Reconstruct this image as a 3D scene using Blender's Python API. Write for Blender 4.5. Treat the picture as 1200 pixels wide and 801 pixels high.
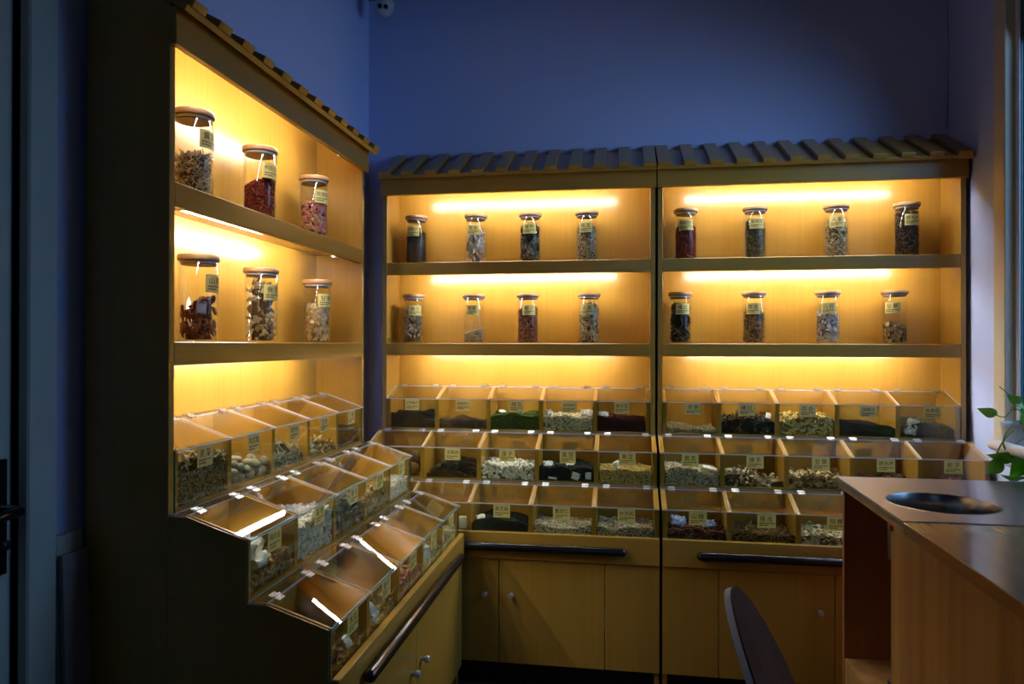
import bpy, bmesh, math, random
import numpy as np
from mathutils import Vector, Matrix

for o in list(bpy.data.objects):
    bpy.data.objects.remove(o, do_unlink=True)
scene = bpy.context.scene
COL = scene.collection
R = math.radians
rng = np.random.default_rng(7)
random.seed(7)

# ------------------------------------------------------------------ camera
EYE = 1.30
F_PX, YAW, PITCH, ROLL = 838.8, 0.1548, 0.0035, -0.002
cam_data = bpy.data.cameras.new('camera')
cam_data.sensor_fit = 'HORIZONTAL'
cam_data.sensor_width = 36.0
cam_data.lens = F_PX / 1200.0 * 36.0
cam_data.clip_start = 0.02
cam = bpy.data.objects.new('camera', cam_data)
COL.objects.link(cam)
_right = Vector((math.cos(YAW), math.sin(YAW), 0))
_fwd0 = Vector((-math.sin(YAW), math.cos(YAW), 0))
_fwd = _fwd0 * math.cos(PITCH) + Vector((0, 0, 1)) * math.sin(PITCH)
_up = Vector((0, 0, 1)) * math.cos(PITCH) - _fwd0 * math.sin(PITCH)
_m = Matrix((_right, _up, -_fwd)).transposed().to_4x4()
_m = _m @ Matrix.Rotation(-ROLL, 4, 'Z')
_m.translation = (0, 0, EYE)
cam.matrix_world = _m
scene.camera = cam

# ------------------------------------------------------------------ world, daylight, exposure
world = bpy.data.worlds.new('dusk')
scene.world = world
world.use_nodes = True
world.node_tree.nodes['Background'].inputs[0].default_value = (0.10, 0.17, 0.24, 1)
world.node_tree.nodes['Background'].inputs[1].default_value = 0.22
vs = scene.view_settings
vs.view_transform = 'Standard'
vs.look = 'None'
vs.exposure = 0.42
vs.gamma = 1.0
vs.use_curve_mapping = False
cy = scene.cycles
cy.use_denoising = True
cy.use_adaptive_sampling = False
cy.max_bounces = 8
cy.diffuse_bounces = 4
cy.glossy_bounces = 4
cy.transmission_bounces = 6
cy.transparent_max_bounces = 40
cy.sample_clamp_indirect = 6.0
cy.caustics_reflective = False
cy.caustics_refractive = False

LED_STRENGTH = 82.0
# dusk sky outside the windows: a large one in the right wall, a small high one behind the camera
def window_light(name, w, h, energy, col, loc, rot, spread=180):
    d = bpy.data.lights.new(name, 'AREA')
    d.shape = 'RECTANGLE'; d.size, d.size_y = w, h
    d.energy = energy; d.color = col; d.spread = R(spread)
    o = bpy.data.objects.new(name, d); COL.objects.link(o)
    o.location = loc; o.rotation_euler = rot
    return o
window_light('window_daylight', 0.95, 1.60, 11.0, (0.31, 0.53, 1.0), (1.53, 2.22, 1.84), (R(63), 0, R(74)), 114)
window_light('high_window_daylight', 1.05, 0.60, 1.8, (0.34, 0.56, 1.0), (0.25, -2.33, 2.33), (R(75), 0, 0))

# ------------------------------------------------------------------ materials
def new_mat(name):
    m = bpy.data.materials.new(name)
    m.use_nodes = True
    return m, m.node_tree.nodes, m.node_tree.links, m.node_tree.nodes['Principled BSDF']

def plain(name, col, rough=0.5, metal=0.0, bump=0.0, bscale=80, var=0.08):
    m, n, l, b = new_mat(name)
    tc = n.new('ShaderNodeTexCoord')
    ns = n.new('ShaderNodeTexNoise'); ns.inputs['Scale'].default_value = bscale; ns.inputs['Detail'].default_value = 4
    l.new(tc.outputs['Object'], ns.inputs['Vector'])
    mx = n.new('ShaderNodeMix'); mx.data_type = 'RGBA'
    mx.inputs[6].default_value = tuple(c * (1 - var) for c in col) + (1,)
    mx.inputs[7].default_value = tuple(min(1, c * (1 + var)) for c in col) + (1,)
    l.new(ns.outputs['Fac'], mx.inputs[0])
    l.new(mx.outputs[2], b.inputs['Base Color'])
    b.inputs['Roughness'].default_value = rough
    b.inputs['Metallic'].default_value = metal
    if bump:
        bp = n.new('ShaderNodeBump'); bp.inputs['Strength'].default_value = bump; bp.inputs['Distance'].default_value = 0.002
        l.new(ns.outputs['Fac'], bp.inputs['Height']); l.new(bp.outputs[0], b.inputs['Normal'])
    return m

def wood(name, c1, c2, axis='z', rough=0.32, fine=60, band=9, spec=0.5, contrast=1.0):
    m, n, l, b = new_mat(name)
    tc = n.new('ShaderNodeTexCoord')
    mp = n.new('ShaderNodeMapping')
    sc = [1, 1, 1]; sc['xyz'.index(axis)] = 0.025
    mp.inputs['Scale'].default_value = sc
    l.new(tc.outputs['Object'], mp.inputs['Vector'])
    a = n.new('ShaderNodeTexNoise'); a.inputs['Scale'].default_value = fine; a.inputs['Detail'].default_value = 5; a.inputs['Roughness'].default_value = 0.65
    c = n.new('ShaderNodeTexNoise'); c.inputs['Scale'].default_value = band; c.inputs['Detail'].default_value = 3
    l.new(mp.outputs[0], a.inputs['Vector']); l.new(mp.outputs[0], c.inputs['Vector'])
    mu = n.new('ShaderNodeMath'); mu.operation = 'MULTIPLY_ADD'; mu.inputs[1].default_value = 0.6; mu.inputs[2].default_value = 0.0
    l.new(a.outputs['Fac'], mu.inputs[0])
    ad = n.new('ShaderNodeMath'); ad.operation = 'MULTIPLY_ADD'; ad.inputs[1].default_value = 0.4
    l.new(c.outputs['Fac'], ad.inputs[0]); l.new(mu.outputs[0], ad.inputs[2])
    rp = n.new('ShaderNodeValToRGB')
    rp.color_ramp.elements[0].position = 0.5 - 0.18 * contrast; rp.color_ramp.elements[0].color = tuple(c2) + (1,)
    rp.color_ramp.elements[1].position = 0.5 + 0.14 * contrast; rp.color_ramp.elements[1].color = tuple(c1) + (1,)
    l.new(ad.outputs[0], rp.inputs[0]); l.new(rp.outputs[0], b.inputs['Base Color'])
    b.inputs['Roughness'].default_value = rough
    b.inputs['Specular IOR Level'].default_value = spec
    return m

def thin_glass(name, tint, rough=0.02, f0=0.045):
    m = bpy.data.materials.new(name); m.use_nodes = True
    n, l = m.node_tree.nodes, m.node_tree.links
    n.remove(n['Principled BSDF'])
    tr = n.new('ShaderNodeBsdfTransparent'); tr.inputs[0].default_value = tuple(tint) + (1,)
    gl = n.new('ShaderNodeBsdfGlossy'); gl.inputs['Roughness'].default_value = rough; gl.inputs[0].default_value = (1, 1, 1, 1)
    lw = n.new('ShaderNodeLayerWeight'); lw.inputs['Blend'].default_value = 0.5
    pw = n.new('ShaderNodeMath'); pw.operation = 'POWER'; pw.inputs[1].default_value = 5.0
    l.new(lw.outputs['Facing'], pw.inputs[0])
    ma = n.new('ShaderNodeMath'); ma.operation = 'MULTIPLY_ADD'; ma.inputs[1].default_value = 0.9; ma.inputs[2].default_value = f0
    l.new(pw.outputs[0], ma.inputs[0])
    mx = n.new('ShaderNodeMixShader')
    l.new(ma.outputs[0], mx.inputs[0]); l.new(tr.outputs[0], mx.inputs[1]); l.new(gl.outputs[0], mx.inputs[2])
    l.new(mx.outputs[0], n['Material Output'].inputs[0])
    return m

def emit(name, col, s):
    m = bpy.data.materials.new(name); m.use_nodes = True
    n, l = m.node_tree.nodes, m.node_tree.links
    n.remove(n['Principled BSDF'])
    e = n.new('ShaderNodeEmission'); e.inputs[0].default_value = tuple(col) + (1,); e.inputs[1].default_value = s
    l.new(e.outputs[0], n['Material Output'].inputs[0])
    return m

def paper(name, col, trans=0.45):
    m, n, l, b = new_mat(name)
    b.inputs['Base Color'].default_value = tuple(col) + (1,)
    b.inputs['Roughness'].default_value = 0.45
    t = n.new('ShaderNodeBsdfTranslucent'); t.inputs[0].default_value = tuple(col) + (1,)
    mx = n.new('ShaderNodeMixShader'); mx.inputs[0].default_value = trans
    l.new(b.outputs[0], mx.inputs[1]); l.new(t.outputs[0], mx.inputs[2])
    l.new(mx.outputs[0], n['Material Output'].inputs[0])
    return m

_herb_cache = {}
def herb(cols, rough=0.75, spec=0.3):
    key = (tuple(cols), rough)
    if key in _herb_cache: return _herb_cache[key]
    m, n, l, b = new_mat('dried_herb')
    at = n.new('ShaderNodeAttribute'); at.attribute_name = 'pv'
    rp = n.new('ShaderNodeValToRGB')
    els = rp.color_ramp.elements
    k = len(cols)
    els[0].position = 0; els[0].color = tuple(cols[0]) + (1,)
    els[1].position = 1; els[1].color = tuple(cols[-1]) + (1,)
    for i in range(1, k - 1):
        e = els.new(i / (k - 1)); e.color = tuple(cols[i]) + (1,)
    l.new(at.outputs['Fac'], rp.inputs[0])
    tc = n.new('ShaderNodeTexCoord'); ns = n.new('ShaderNodeTexNoise'); ns.inputs['Scale'].default_value = 350
    l.new(tc.outputs['Object'], ns.inputs['Vector'])
    mx = n.new('ShaderNodeMix'); mx.data_type = 'RGBA'; mx.blend_type = 'MULTIPLY'; mx.inputs[0].default_value = 0.35
    l.new(rp.outputs[0], mx.inputs[6]); l.new(ns.outputs['Color'], mx.inputs[7])
    l.new(mx.outputs[2], b.inputs['Base Color'])
    b.inputs['Roughness'].default_value = rough
    b.inputs['Specular IOR Level'].default_value = spec
    _herb_cache[key] = m
    return m

M = {}
WC = ((0.408, 0.224, 0.034), (0.350, 0.184, 0.025))
M['wood'] = wood('beech_laminate', *WC, 'z', rough=0.25)
M['wood_h'] = wood('beech_laminate_cross', *WC, 'x', rough=0.24)
M['counter_wood'] = wood('counter_laminate', (0.45, 0.25, 0.080), (0.25, 0.125, 0.038), 'z', rough=0.3, fine=26, band=14, contrast=0.8)
M['counter_top'] = wood('counter_top_laminate', (0.30, 0.17, 0.075), (0.21, 0.11, 0.045), 'y', rough=0.16, fine=26, band=9)
M['niche_wood'] = wood('niche_laminate', (0.34, 0.12, 0.042), (0.20, 0.066, 0.026), 'z', rough=0.4, fine=26, band=14)
M['acrylic'] = thin_glass('clear_acrylic', (0.96, 0.955, 0.95), 0.014, 0.05)
M['acrylic_edge'] = plain('acrylic_edge', (0.75, 0.72, 0.72), 0.25)
M['glass'] = thin_glass('jar_glass', (0.985, 0.985, 0.98), 0.015, 0.022)
M['bin_glass'] = thin_glass('bin_glass', (0.93, 0.95, 0.85), 0.01, 0.035)
M['glass_edge'] = plain('glass_edge', (0.06, 0.22, 0.19), 0.15)
M['window_glass'] = thin_glass('window_glass', (0.80, 0.90, 0.92), 0.01, 0.04)
M['led'] = emit('led_tube', (0.97, 0.99, 1.0), LED_STRENGTH)
M['white_plastic'] = plain('white_plastic', (0.75, 0.75, 0.76), 0.35)
M['chrome'] = plain('chrome_hinge', (0.72, 0.73, 0.76), 0.3, 1.0)
M['knob'] = plain('brushed_knob', (0.55, 0.57, 0.62), 0.35, 0.6)
M['black_gloss'] = plain('black_lacquer', (0.008, 0.007, 0.008), 0.16)
M['black'] = plain('black_plastic', (0.01, 0.01, 0.011), 0.5)
M['toe'] = plain('toe_kick', (0.012, 0.010, 0.009), 0.6)
M['bamboo'] = wood('bamboo_lid', (0.33, 0.185, 0.075), (0.24, 0.125, 0.05), 'x', rough=0.45)
M['silicone'] = plain('silicone_seal', (0.62, 0.62, 0.60), 0.5)
M['label'] = paper('gold_label', (0.74, 0.68, 0.24))
M['ink'] = plain('label_ink', (0.10, 0.035, 0.012), 0.6)
M['wall'] = plain('lavender_wall_paint', (0.47, 0.55, 0.84), 0.85, bump=0.15, bscale=160, var=0.03)
M['ceiling'] = plain('ceiling_paint', (0.30, 0.29, 0.28), 0.9)
M['rear_wall'] = plain('taupe_rear_wall', (0.12, 0.105, 0.095), 0.9)
M['floor'] = plain('dark_floor_tile', (0.035, 0.028, 0.024), 0.35, bscale=6, var=0.25)
M['door'] = plain('grey_door_paint', (0.40, 0.43, 0.38), 0.45, bscale=20)
M['cream'] = plain('cream_window_frame', (0.62, 0.54, 0.38), 0.45)
M['steel'] = plain('brushed_steel', (0.33, 0.36, 0.42), 0.3, 1.0, bump=0.04, bscale=30)
M['steel_dark'] = plain('bin_liner_steel', (0.24, 0.225, 0.21), 0.28, 1.0)
M['white_shell'] = plain('white_chair_shell', (0.72, 0.73, 0.78), 0.35)
M['chair_brown'] = wood('brown_chair_veneer', (0.19, 0.082, 0.045), (0.12, 0.05, 0.028), 'z', rough=0.85, spec=0.12)
M['shade_paint'] = plain('painted_reveal_shade', (0.02, 0.03, 0.034), 0.7)  # near-black paint standing in for shade on the window reveal
M['leaf'] = plain('pothos_leaf', (0.21, 0.50, 0.06), 0.35, bscale=30, var=0.3)
M['stem'] = plain('pothos_stem', (0.09, 0.17, 0.035), 0.5)
M['pot'] = plain('grey_ceramic', (0.48, 0.48, 0.50), 0.4)
M['sachet'] = plain('white_sachet_paper', (0.72, 0.72, 0.72), 0.5, bump=0.4, bscale=60)
M['blue_bag'] = plain('blue_grey_bag', (0.22, 0.26, 0.42), 0.35, bump=0.5, bscale=40)
M['plastic_bag'] = plain('clear_plastic_bag', (0.80, 0.80, 0.78), 0.2, bump=0.8, bscale=35)
M['board'] = plain('grey_board', (0.20, 0.20, 0.21), 0.6)
M['cable'] = plain('grey_cable', (0.10, 0.10, 0.13), 0.5)
M['camera_body'] = plain('camera_housing', (0.52, 0.54, 0.58), 0.4)

# ------------------------------------------------------------------ helpers
def tag(o, label=None, cat=None, group=None, kind=None):
    if label: o['label'] = label
    if cat: o['category'] = cat
    if group: o['group'] = group
    if kind: o['kind'] = kind
    return o

def empty(name, loc, rz=0):
    o = bpy.data.objects.new(name, None)
    o.empty_display_size = 0.05
    o.location = loc; o.rotation_euler = (0, 0, rz)
    COL.objects.link(o)
    return o

def link(name, me, mats, parent=None, smooth=False, loc=None):
    if not isinstance(mats, (list, tuple)): mats = [mats]
    if len(me.materials) == 0:
        for m in mats: me.materials.append(m)
    o = bpy.data.objects.new(name, me)
    COL.objects.link(o)
    if parent is not None: o.parent = parent
    if loc is not None: o.location = loc
    if smooth:
        me.polygons.foreach_set('use_smooth', [True] * len(me.polygons))
    return o

def bm_mesh(name, bm):
    me = bpy.data.meshes.new(name)
    bmesh.ops.recalc_face_normals(bm, faces=bm.faces)
    bm.to_mesh(me); bm.free()
    return me

def box_bm(bm, x0, x1, y0, y1, z0, z1):
    vs_ = [bm.verts.new(p) for p in ((x0, y0, z0), (x1, y0, z0), (x1, y1, z0), (x0, y1, z0), (x0, y0, z1), (x1, y0, z1), (x1, y1, z1), (x0, y1, z1))]
    fs = [bm.faces.new([vs_[i] for i in f]) for f in ((0, 3, 2, 1), (4, 5, 6, 7), (0, 1, 5, 4), (1, 2, 6, 5), (2, 3, 7, 6), (3, 0, 4, 7))]
    return vs_, fs

def box(name, x0, x1, y0, y1, z0, z1, mat, parent=None, bevel=0.0015):
    bm = bmesh.new()
    box_bm(bm, x0, x1, y0, y1, z0, z1)
    if bevel:
        bmesh.ops.bevel(bm, geom=list(bm.edges), offset=bevel, segments=1, affect='EDGES', profile=0.5)
    return link(name, bm_mesh(name, bm), mat, parent)

def sheet_box(name, x0, x1, y0, y1, z0, z1, face_mat, edge_mat, axis, parent=None):
    """a pane: big faces one material, narrow edge faces another; axis = thickness axis"""
    bm = bmesh.new()
    box_bm(bm, x0, x1, y0, y1, z0, z1)
    bmesh.ops.recalc_face_normals(bm, faces=bm.faces)
    for f in bm.faces:
        f.material_index = 0 if abs(f.normal['xyz'.index(axis)]) > 0.7 else 1
    return link(name, bm_mesh(name, bm), [face_mat, edge_mat], parent)

def prism(name, poly, axis, a0, a1, mat, parent=None, bevel=0.0, edge_mat=None):
    """polygon in the two other axes extruded along axis from a0 to a1"""
    bm = bmesh.new()
    def P(p, a):
        if axis == 'x': return (a, p[0], p[1])
        if axis == 'y': return (p[0], a, p[1])
        return (p[0], p[1], a)
    A = [bm.verts.new(P(p, a0)) for p in poly]; B = [bm.verts.new(P(p, a1)) for p in poly]
    n = len(poly)
    bm.faces.new(A); bm.faces.new(list(reversed(B)))
    for i in range(n):
        f = bm.faces.new((A[i], A[(i + 1) % n], B[(i + 1) % n], B[i]))
    if bevel:
        bmesh.ops.bevel(bm, geom=list(bm.edges), offset=bevel, segments=1, affect='EDGES', profile=0.5)
    return link(name, bm_mesh(name, bm), mat, parent)

def tube_bm(bm, pts, rad, seg=8, cap=True):
    pts = [Vector(p) for p in pts]
    rads = rad if isinstance(rad, (list, tuple)) else [rad] * len(pts)
    rings = []
    prev_n = None
    for i, p in enumerate(pts):
        d = (pts[min(i + 1, len(pts) - 1)] - pts[max(i - 1, 0)]).normalized()
        if prev_n is None:
            prev_n = d.orthogonal().normalized()
        nn = (prev_n - d * prev_n.dot(d))
        nn = nn.normalized() if nn.length > 1e-6 else d.orthogonal().normalized()
        prev_n = nn
        b = d.cross(nn)
        rings.append([bm.verts.new(p + (nn * math.cos(2 * math.pi * k / seg) + b * math.sin(2 * math.pi * k / seg)) * rads[i]) for k in range(seg)])
    for i in range(len(rings) - 1):
        for k in range(seg):
            bm.faces.new((rings[i][k], rings[i][(k + 1) % seg], rings[i + 1][(k + 1) % seg], rings[i + 1][k]))
    if cap:
        bm.faces.new(rings[0]); bm.faces.new(list(reversed(rings[-1])))

def tube(name, pts, rad, mat, parent=None, seg=8, smooth=True):
    bm = bmesh.new(); tube_bm(bm, pts, rad, seg)
    return link(name, bm_mesh(name, bm), mat, parent, smooth)

def lathe_mesh(name, prof, seg=40, closed=False):
    bm = bmesh.new()
    rings = []
    for r, z in prof:
        if r < 1e-6: rings.append([bm.verts.new((0, 0, z))])
        else: rings.append([bm.verts.new((r * math.cos(2 * math.pi * k / seg), r * math.sin(2 * math.pi * k / seg), z)) for k in range(seg)])
    pairs = list(zip(rings, rings[1:]))
    if closed: pairs.append((rings[-1], rings[0]))
    for a, b in pairs:
        for k in range(seg):
            k2 = (k + 1) % seg
            if len(a) == 1 and len(b) == 1: continue
            if len(a) == 1: bm.faces.new((a[0], b[k2], b[k]))
            elif len(b) == 1: bm.faces.new((a[k], a[k2], b[0]))
            else: bm.faces.new((a[k], a[k2], b[k2], b[k]))
    me = bm_mesh(name, bm)
    return me

def smooth_by_angle(o, ang=35):
    me = o.data
    bm = bmesh.new(); bm.from_mesh(me)
    for f in bm.faces: f.smooth = True
    for e in bm.edges:
        e.smooth = not (len(e.link_faces) == 2 and e.calc_face_angle(0) > R(ang))
    bm.to_mesh(me); bm.free()
    return o

# ------------------------------------------------------------------ text for the labels
TEXTS = {}
def request_text(s):
    if s not in TEXTS: TEXTS[s] = None
def bake_texts():
    tmp = []
    for s in TEXTS:
        cu = bpy.data.curves.new('lettering', 'FONT')
        cu.body = s; cu.size = 1.0; cu.resolution_u = 2; cu.align_x = 'CENTER'; cu.offset = 0.006
        if len(s) == 2: cu.space_character = 1.35
        o = bpy.data.objects.new('lettering', cu); COL.objects.link(o); tmp.append((s, o))
    bpy.context.view_layer.update()
    dg = bpy.context.evaluated_depsgraph_get()
    for s, o in tmp:
        me = bpy.data.meshes.new_from_object(o.evaluated_get(dg))
        v = np.array([p.co[:2] for p in me.vertices]) if len(me.vertices) else np.zeros((0, 2))
        f = [list(p.vertices) for p in me.polygons]
        TEXTS[s] = (v, f)
        bpy.data.meshes.remove(me)
    for s, o in tmp:
        cu = o.data
        bpy.data.objects.remove(o, do_unlink=True); bpy.data.curves.remove(cu)

def label_mesh(s, w=0.064, h=0.048, radius=None, seed=0):
    """printed label, origin at its centre, facing -y (flat) or wrapped round the z axis at radius, facing -y"""
    rnd = random.Random(seed)
    verts, faces, mats = [], [], []
    t = 0.0006
    nx = 10 if radius else 1
    def put(x, z, lift):
        if radius:
            a = x / radius
            return ((radius + lift) * math.sin(a), -(radius + lift) * math.cos(a), z)
        return (x, -lift, z)
    for lift in (0.0, t):
        for i in range(nx + 1):
            x = -w / 2 + w * i / nx
            verts.append(put(x, -h / 2, lift)); verts.append(put(x, h / 2, lift))
    o2 = 2 * (nx + 1)
    for i in range(nx):
        a = 2 * i
        faces.append((a, a + 1, a + 3, a + 2)); mats.append(0)
        faces.append((o2 + a, o2 + a + 2, o2 + a + 3, o2 + a + 1)); mats.append(0)
        faces.append((a, a + 2, o2 + a + 2, o2 + a)); mats.append(0)
        faces.append((a + 1, o2 + a + 1, o2 + a + 3, a + 3)); mats.append(0)
    faces.append((0, o2, o2 + 1, 1)); mats.append(0)
    e = 2 * nx
    faces.append((e, e + 1, o2 + e + 1, o2 + e)); mats.append(0)
    v, f = TEXTS.get(s, (np.zeros((0, 2)), []))
    if len(v):
        lo, hi = v.min(0), v.max(0)
        sc = min(w * 0.80 / (hi[0] - lo[0]), h * 0.40 / (hi[1] - lo[1]))
        c = (lo + hi) / 2
        base = len(verts)
        for p in v:
            verts.append(put((p[0] - c[0]) * sc, (p[1] - c[1]) * sc + h * 0.17, t + 0.0004))
        for q in f:
            faces.append(tuple(base + k for k in q)); mats.append(1)
    # the small print, too fine to read in the photograph: short strokes
    for row, zc in enumerate((-0.16, -0.31)):
        x = -w * 0.40
        while x < w * (0.38 if row == 0 else 0.05):
            ww = w * rnd.uniform(0.02, 0.05); hh = h * rnd.uniform(0.03, 0.055)
            base = len(verts)
            for dx, dz in ((0, -hh), (ww, -hh), (ww, hh), (0, hh)):
                verts.append(put(x + dx, h * zc + dz, t + 0.0004))
            faces.append((base, base + 1, base + 2, base + 3)); mats.append(1)
            x += ww + w * 0.018
    me = bpy.data.meshes.new('label')
    me.from_pydata(verts, [], faces)
    me.materials.append(M['label']); me.materials.append(M['ink'])
    me.polygons.foreach_set('material_index', mats)
    me.update()
    return me

# ------------------------------------------------------------------ dried goods: piece templates (triangles)
def t_ico():
    p = (1 + 5 ** .5) / 2
    v = np.array([(-1, p, 0), (1, p, 0), (-1, -p, 0), (1, -p, 0), (0, -1, p), (0, 1, p), (0, -1, -p), (0, 1, -p), (p, 0, -1), (p, 0, 1), (-p, 0, -1), (-p, 0, 1)], float)
    v /= np.linalg.norm(v[0])
    f = np.array([(0, 11, 5), (0, 5, 1), (0, 1, 7), (0, 7, 10), (0, 10, 11), (1, 5, 9), (5, 11, 4), (11, 10, 2), (10, 7, 6), (7, 1, 8), (3, 9, 4), (3, 4, 2), (3, 2, 6), (3, 6, 8), (3, 8, 9), (4, 9, 5), (2, 4, 11), (6, 2, 10), (8, 6, 7), (9, 8, 1)])
    return v, f
def t_octa():
    v = np.array([(1, 0, 0), (-1, 0, 0), (0, 1, 0), (0, -1, 0), (0, 0, 1), (0, 0, -1)], float)
    f = np.array([(0, 2, 4), (2, 1, 4), (1, 3, 4), (3, 0, 4), (2, 0, 5), (1, 2, 5), (3, 1, 5), (0, 3, 5)])
    return v, f
def t_disc(n, th, irr, r):
    a = np.arange(n) * 2 * np.pi / n
    rad = 1 + r.uniform(-irr, irr, n)
    warp = r.uniform(-th, th, n) * irr * 2
    top = np.c_[rad * np.cos(a), rad * np.sin(a), warp + th]
    bot = np.c_[rad * np.cos(a), rad * np.sin(a), warp - th]
    v = np.vstack([top, bot, [[0, 0, th], [0, 0, -th]]])
    f = []
    for i in range(n):
        j = (i + 1) % n
        f += [(i, j, 2 * n), (n + j, n + i, 2 * n + 1), (i, n + i, n + j), (i, n + j, j)]
    return v, np.array(f), np.r_[np.full(2 * n, .42), 1.0, 1.0]
def t_ring(n=9, m=4, hole=0.45, th=0.28, r=None):
    v = []; f = []
    for i in range(n):
        a = 2 * np.pi * i / n; rr = 1 + r.uniform(-.12, .12); dz = r.uniform(-.12, .12)
        for k in range(m):
            b = 2 * np.pi * k / m
            q = rr * (1 - hole) * 0.5
            rad = rr * (1 + hole) * 0.5 + q * np.cos(b)
            v.append((rad * np.cos(a), rad * np.sin(a), th * np.sin(b) + dz))
    for i in range(n):
        for k in range(m):
            a, b, c, d = i * m + k, ((i + 1) % n) * m + k, ((i + 1) % n) * m + (k + 1) % m, i * m + (k + 1) % m
            f += [(a, b, c), (a, c, d)]
    return np.array(v), np.array(f)
def t_strip(n, w, th, curl, twist, r, taper=0.4):
    """a bent, twisted strip along x, length 2"""
    v = []; f = []
    ph = r.uniform(0, 6.28)
    for i in range(n + 1):
        s = -1 + 2 * i / n
        ang = curl * s
        x = (np.sin(ang) / curl) if abs(curl) > 1e-3 else s
        z = ((1 - np.cos(ang)) / curl) if abs(curl) > 1e-3 else 0
        tw = twist * s + ph * 0
        ww = w * (1 - taper * abs(s) ** 2) * r.uniform(.8, 1.2)
        dy, dz = np.cos(tw), np.sin(tw)
        for sy, sz in ((-1, -1), (1, -1), (1, 1), (-1, 1)):
            v.append((x - sz * th * np.sin(ang) * 0, sy * ww * dy - sz * th * dz, z + sy * ww * dz + sz * th * dy))
    for i in range(n):
        for k in range(4):
            a, b, c, d = i * 4 + k, (i + 1) * 4 + k, (i + 1) * 4 + (k + 1) % 4, i * 4 + (k + 1) % 4
            f += [(a, b, c), (a, c, d)]
    f += [(0, 1, 2), (0, 2, 3)]
    e = n * 4
    f += [(e, e + 2, e + 1), (e, e + 3, e + 2)]
    return np.array(v), np.array(f)
def t_chunk(r, sx=1, sy=1, sz=1, j=0.25):
    v = np.array([(x, y, z) for z in (-1, 1) for y in (-1, 1) for x in (-1, 1)], float)
    v = v * (1 + r.uniform(-j, j, (8, 1))) * (sx, sy, sz) * 0.75
    f = np.array([(0, 2, 3), (0, 3, 1), (4, 5, 7), (4, 7, 6), (0, 1, 5), (0, 5, 4), (1, 3, 7), (1, 7, 5), (3, 2, 6), (3, 6, 7), (2, 0, 4), (2, 4, 6)])
    return v, f

def templates(kind, seed=1):
    r = np.random.default_rng(seed)
    if kind == 'bean': v, f = t_ico(); return [(v * (1, .8, .72), f)], True
    if kind == 'ball': v, f = t_ico(); return [(v, f)], True
    if kind == 'grain': v, f = t_octa(); return [(v * (1, .6, .55), f)], True
    if kind == 'oat': v, f = t_octa(); return [(v * (1, .32, .3), f)], True
    if kind == 'berry': v, f = t_ico(); return [(v * (1, .46, .42), f), (v * (.9, .5, .36), f)], True
    if kind == 'bud':
        v, f = t_ico(); v2 = v * (1, .8, .8); v2[:, 0] += 0.3 * (v2[:, 0] > .5)
        return [(v2, f)], True
    if kind == 'slice': return [t_disc(9, .13, .10, r) for _ in range(4)], False
    if kind == 'oval':
        out = []
        for _ in range(4):
            v, f, w_ = t_disc(9, .10, .16, r); out.append((v * (1.25, .75, 1), f, w_))
        return out, False
    if kind == 'flake': return [t_disc(6, .07, .35, r) for _ in range(5)], False
    if kind == 'ring': return [t_ring(r=r) for _ in range(4)], True
    if kind == 'stick': return [t_strip(3, .09, .08, r.uniform(-.5, .5), r.uniform(-.4, .4), r) for _ in range(5)], False
    if kind == 'root': return [t_strip(5, .17, .15, r.uniform(-1.0, 1.0), r.uniform(-.4, .4), r, .7) for _ in range(6)], True
    if kind == 'curl': return [t_strip(6, .30, .035, r.uniform(.8, 1.9) * r.choice([-1, 1]), r.uniform(-.8, .8), r, .5) for _ in range(6)], False
    if kind == 'straw': return [t_strip(4, .07, .02, r.uniform(-.9, .9), r.uniform(-1.2, 1.2), r, .5) for _ in range(6)], False
    if kind == 'shard': return [t_strip(3, .20, .035, r.uniform(-.25, .25), r.uniform(-.3, .3), r, .6) for _ in range(5)], False
    if kind == 'cube': return [t_chunk(r, 1, .9, .75) for _ in range(5)], False
    if kind == 'chip': return [t_chunk(r, 1.1, .85, .28, .35) for _ in range(6)], False
    raise ValueError(kind)

def rand_rot(n, r, flat=0.0):
    q = r.normal(size=(n, 4)); q /= np.linalg.norm(q, axis=1, keepdims=True)
    w, x, y, z = q.T
    m = np.empty((n, 3, 3))
    m[:, 0, 0] = 1 - 2 * (y * y + z * z); m[:, 0, 1] = 2 * (x * y - z * w); m[:, 0, 2] = 2 * (x * z + y * w)
    m[:, 1, 0] = 2 * (x * y + z * w); m[:, 1, 1] = 1 - 2 * (x * x + z * z); m[:, 1, 2] = 2 * (y * z - x * w)
    m[:, 2, 0] = 2 * (x * z - y * w); m[:, 2, 1] = 2 * (y * z + x * w); m[:, 2, 2] = 1 - 2 * (x * x + y * y)
    return m

def tri_mesh(name, V, T, pv, smooth):
    me = bpy.data.meshes.new(name)
    me.vertices.add(len(V)); me.vertices.foreach_set('co', np.ascontiguousarray(V, np.float32).ravel())
    me.loops.add(len(T) * 3); me.loops.foreach_set('vertex_index', np.ascontiguousarray(T, np.int32).ravel())
    me.polygons.add(len(T)); me.polygons.foreach_set('loop_start', np.arange(0, len(T) * 3, 3, dtype=np.int32))
    me.polygons.foreach_set('use_smooth', np.full(len(T), bool(smooth)))
    at = me.attributes.new('pv', 'FLOAT', 'POINT'); at.data.foreach_set('value', np.ascontiguousarray(pv, np.float32))
    me.update(calc_edges=True)
    me.validate()
    return me

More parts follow.
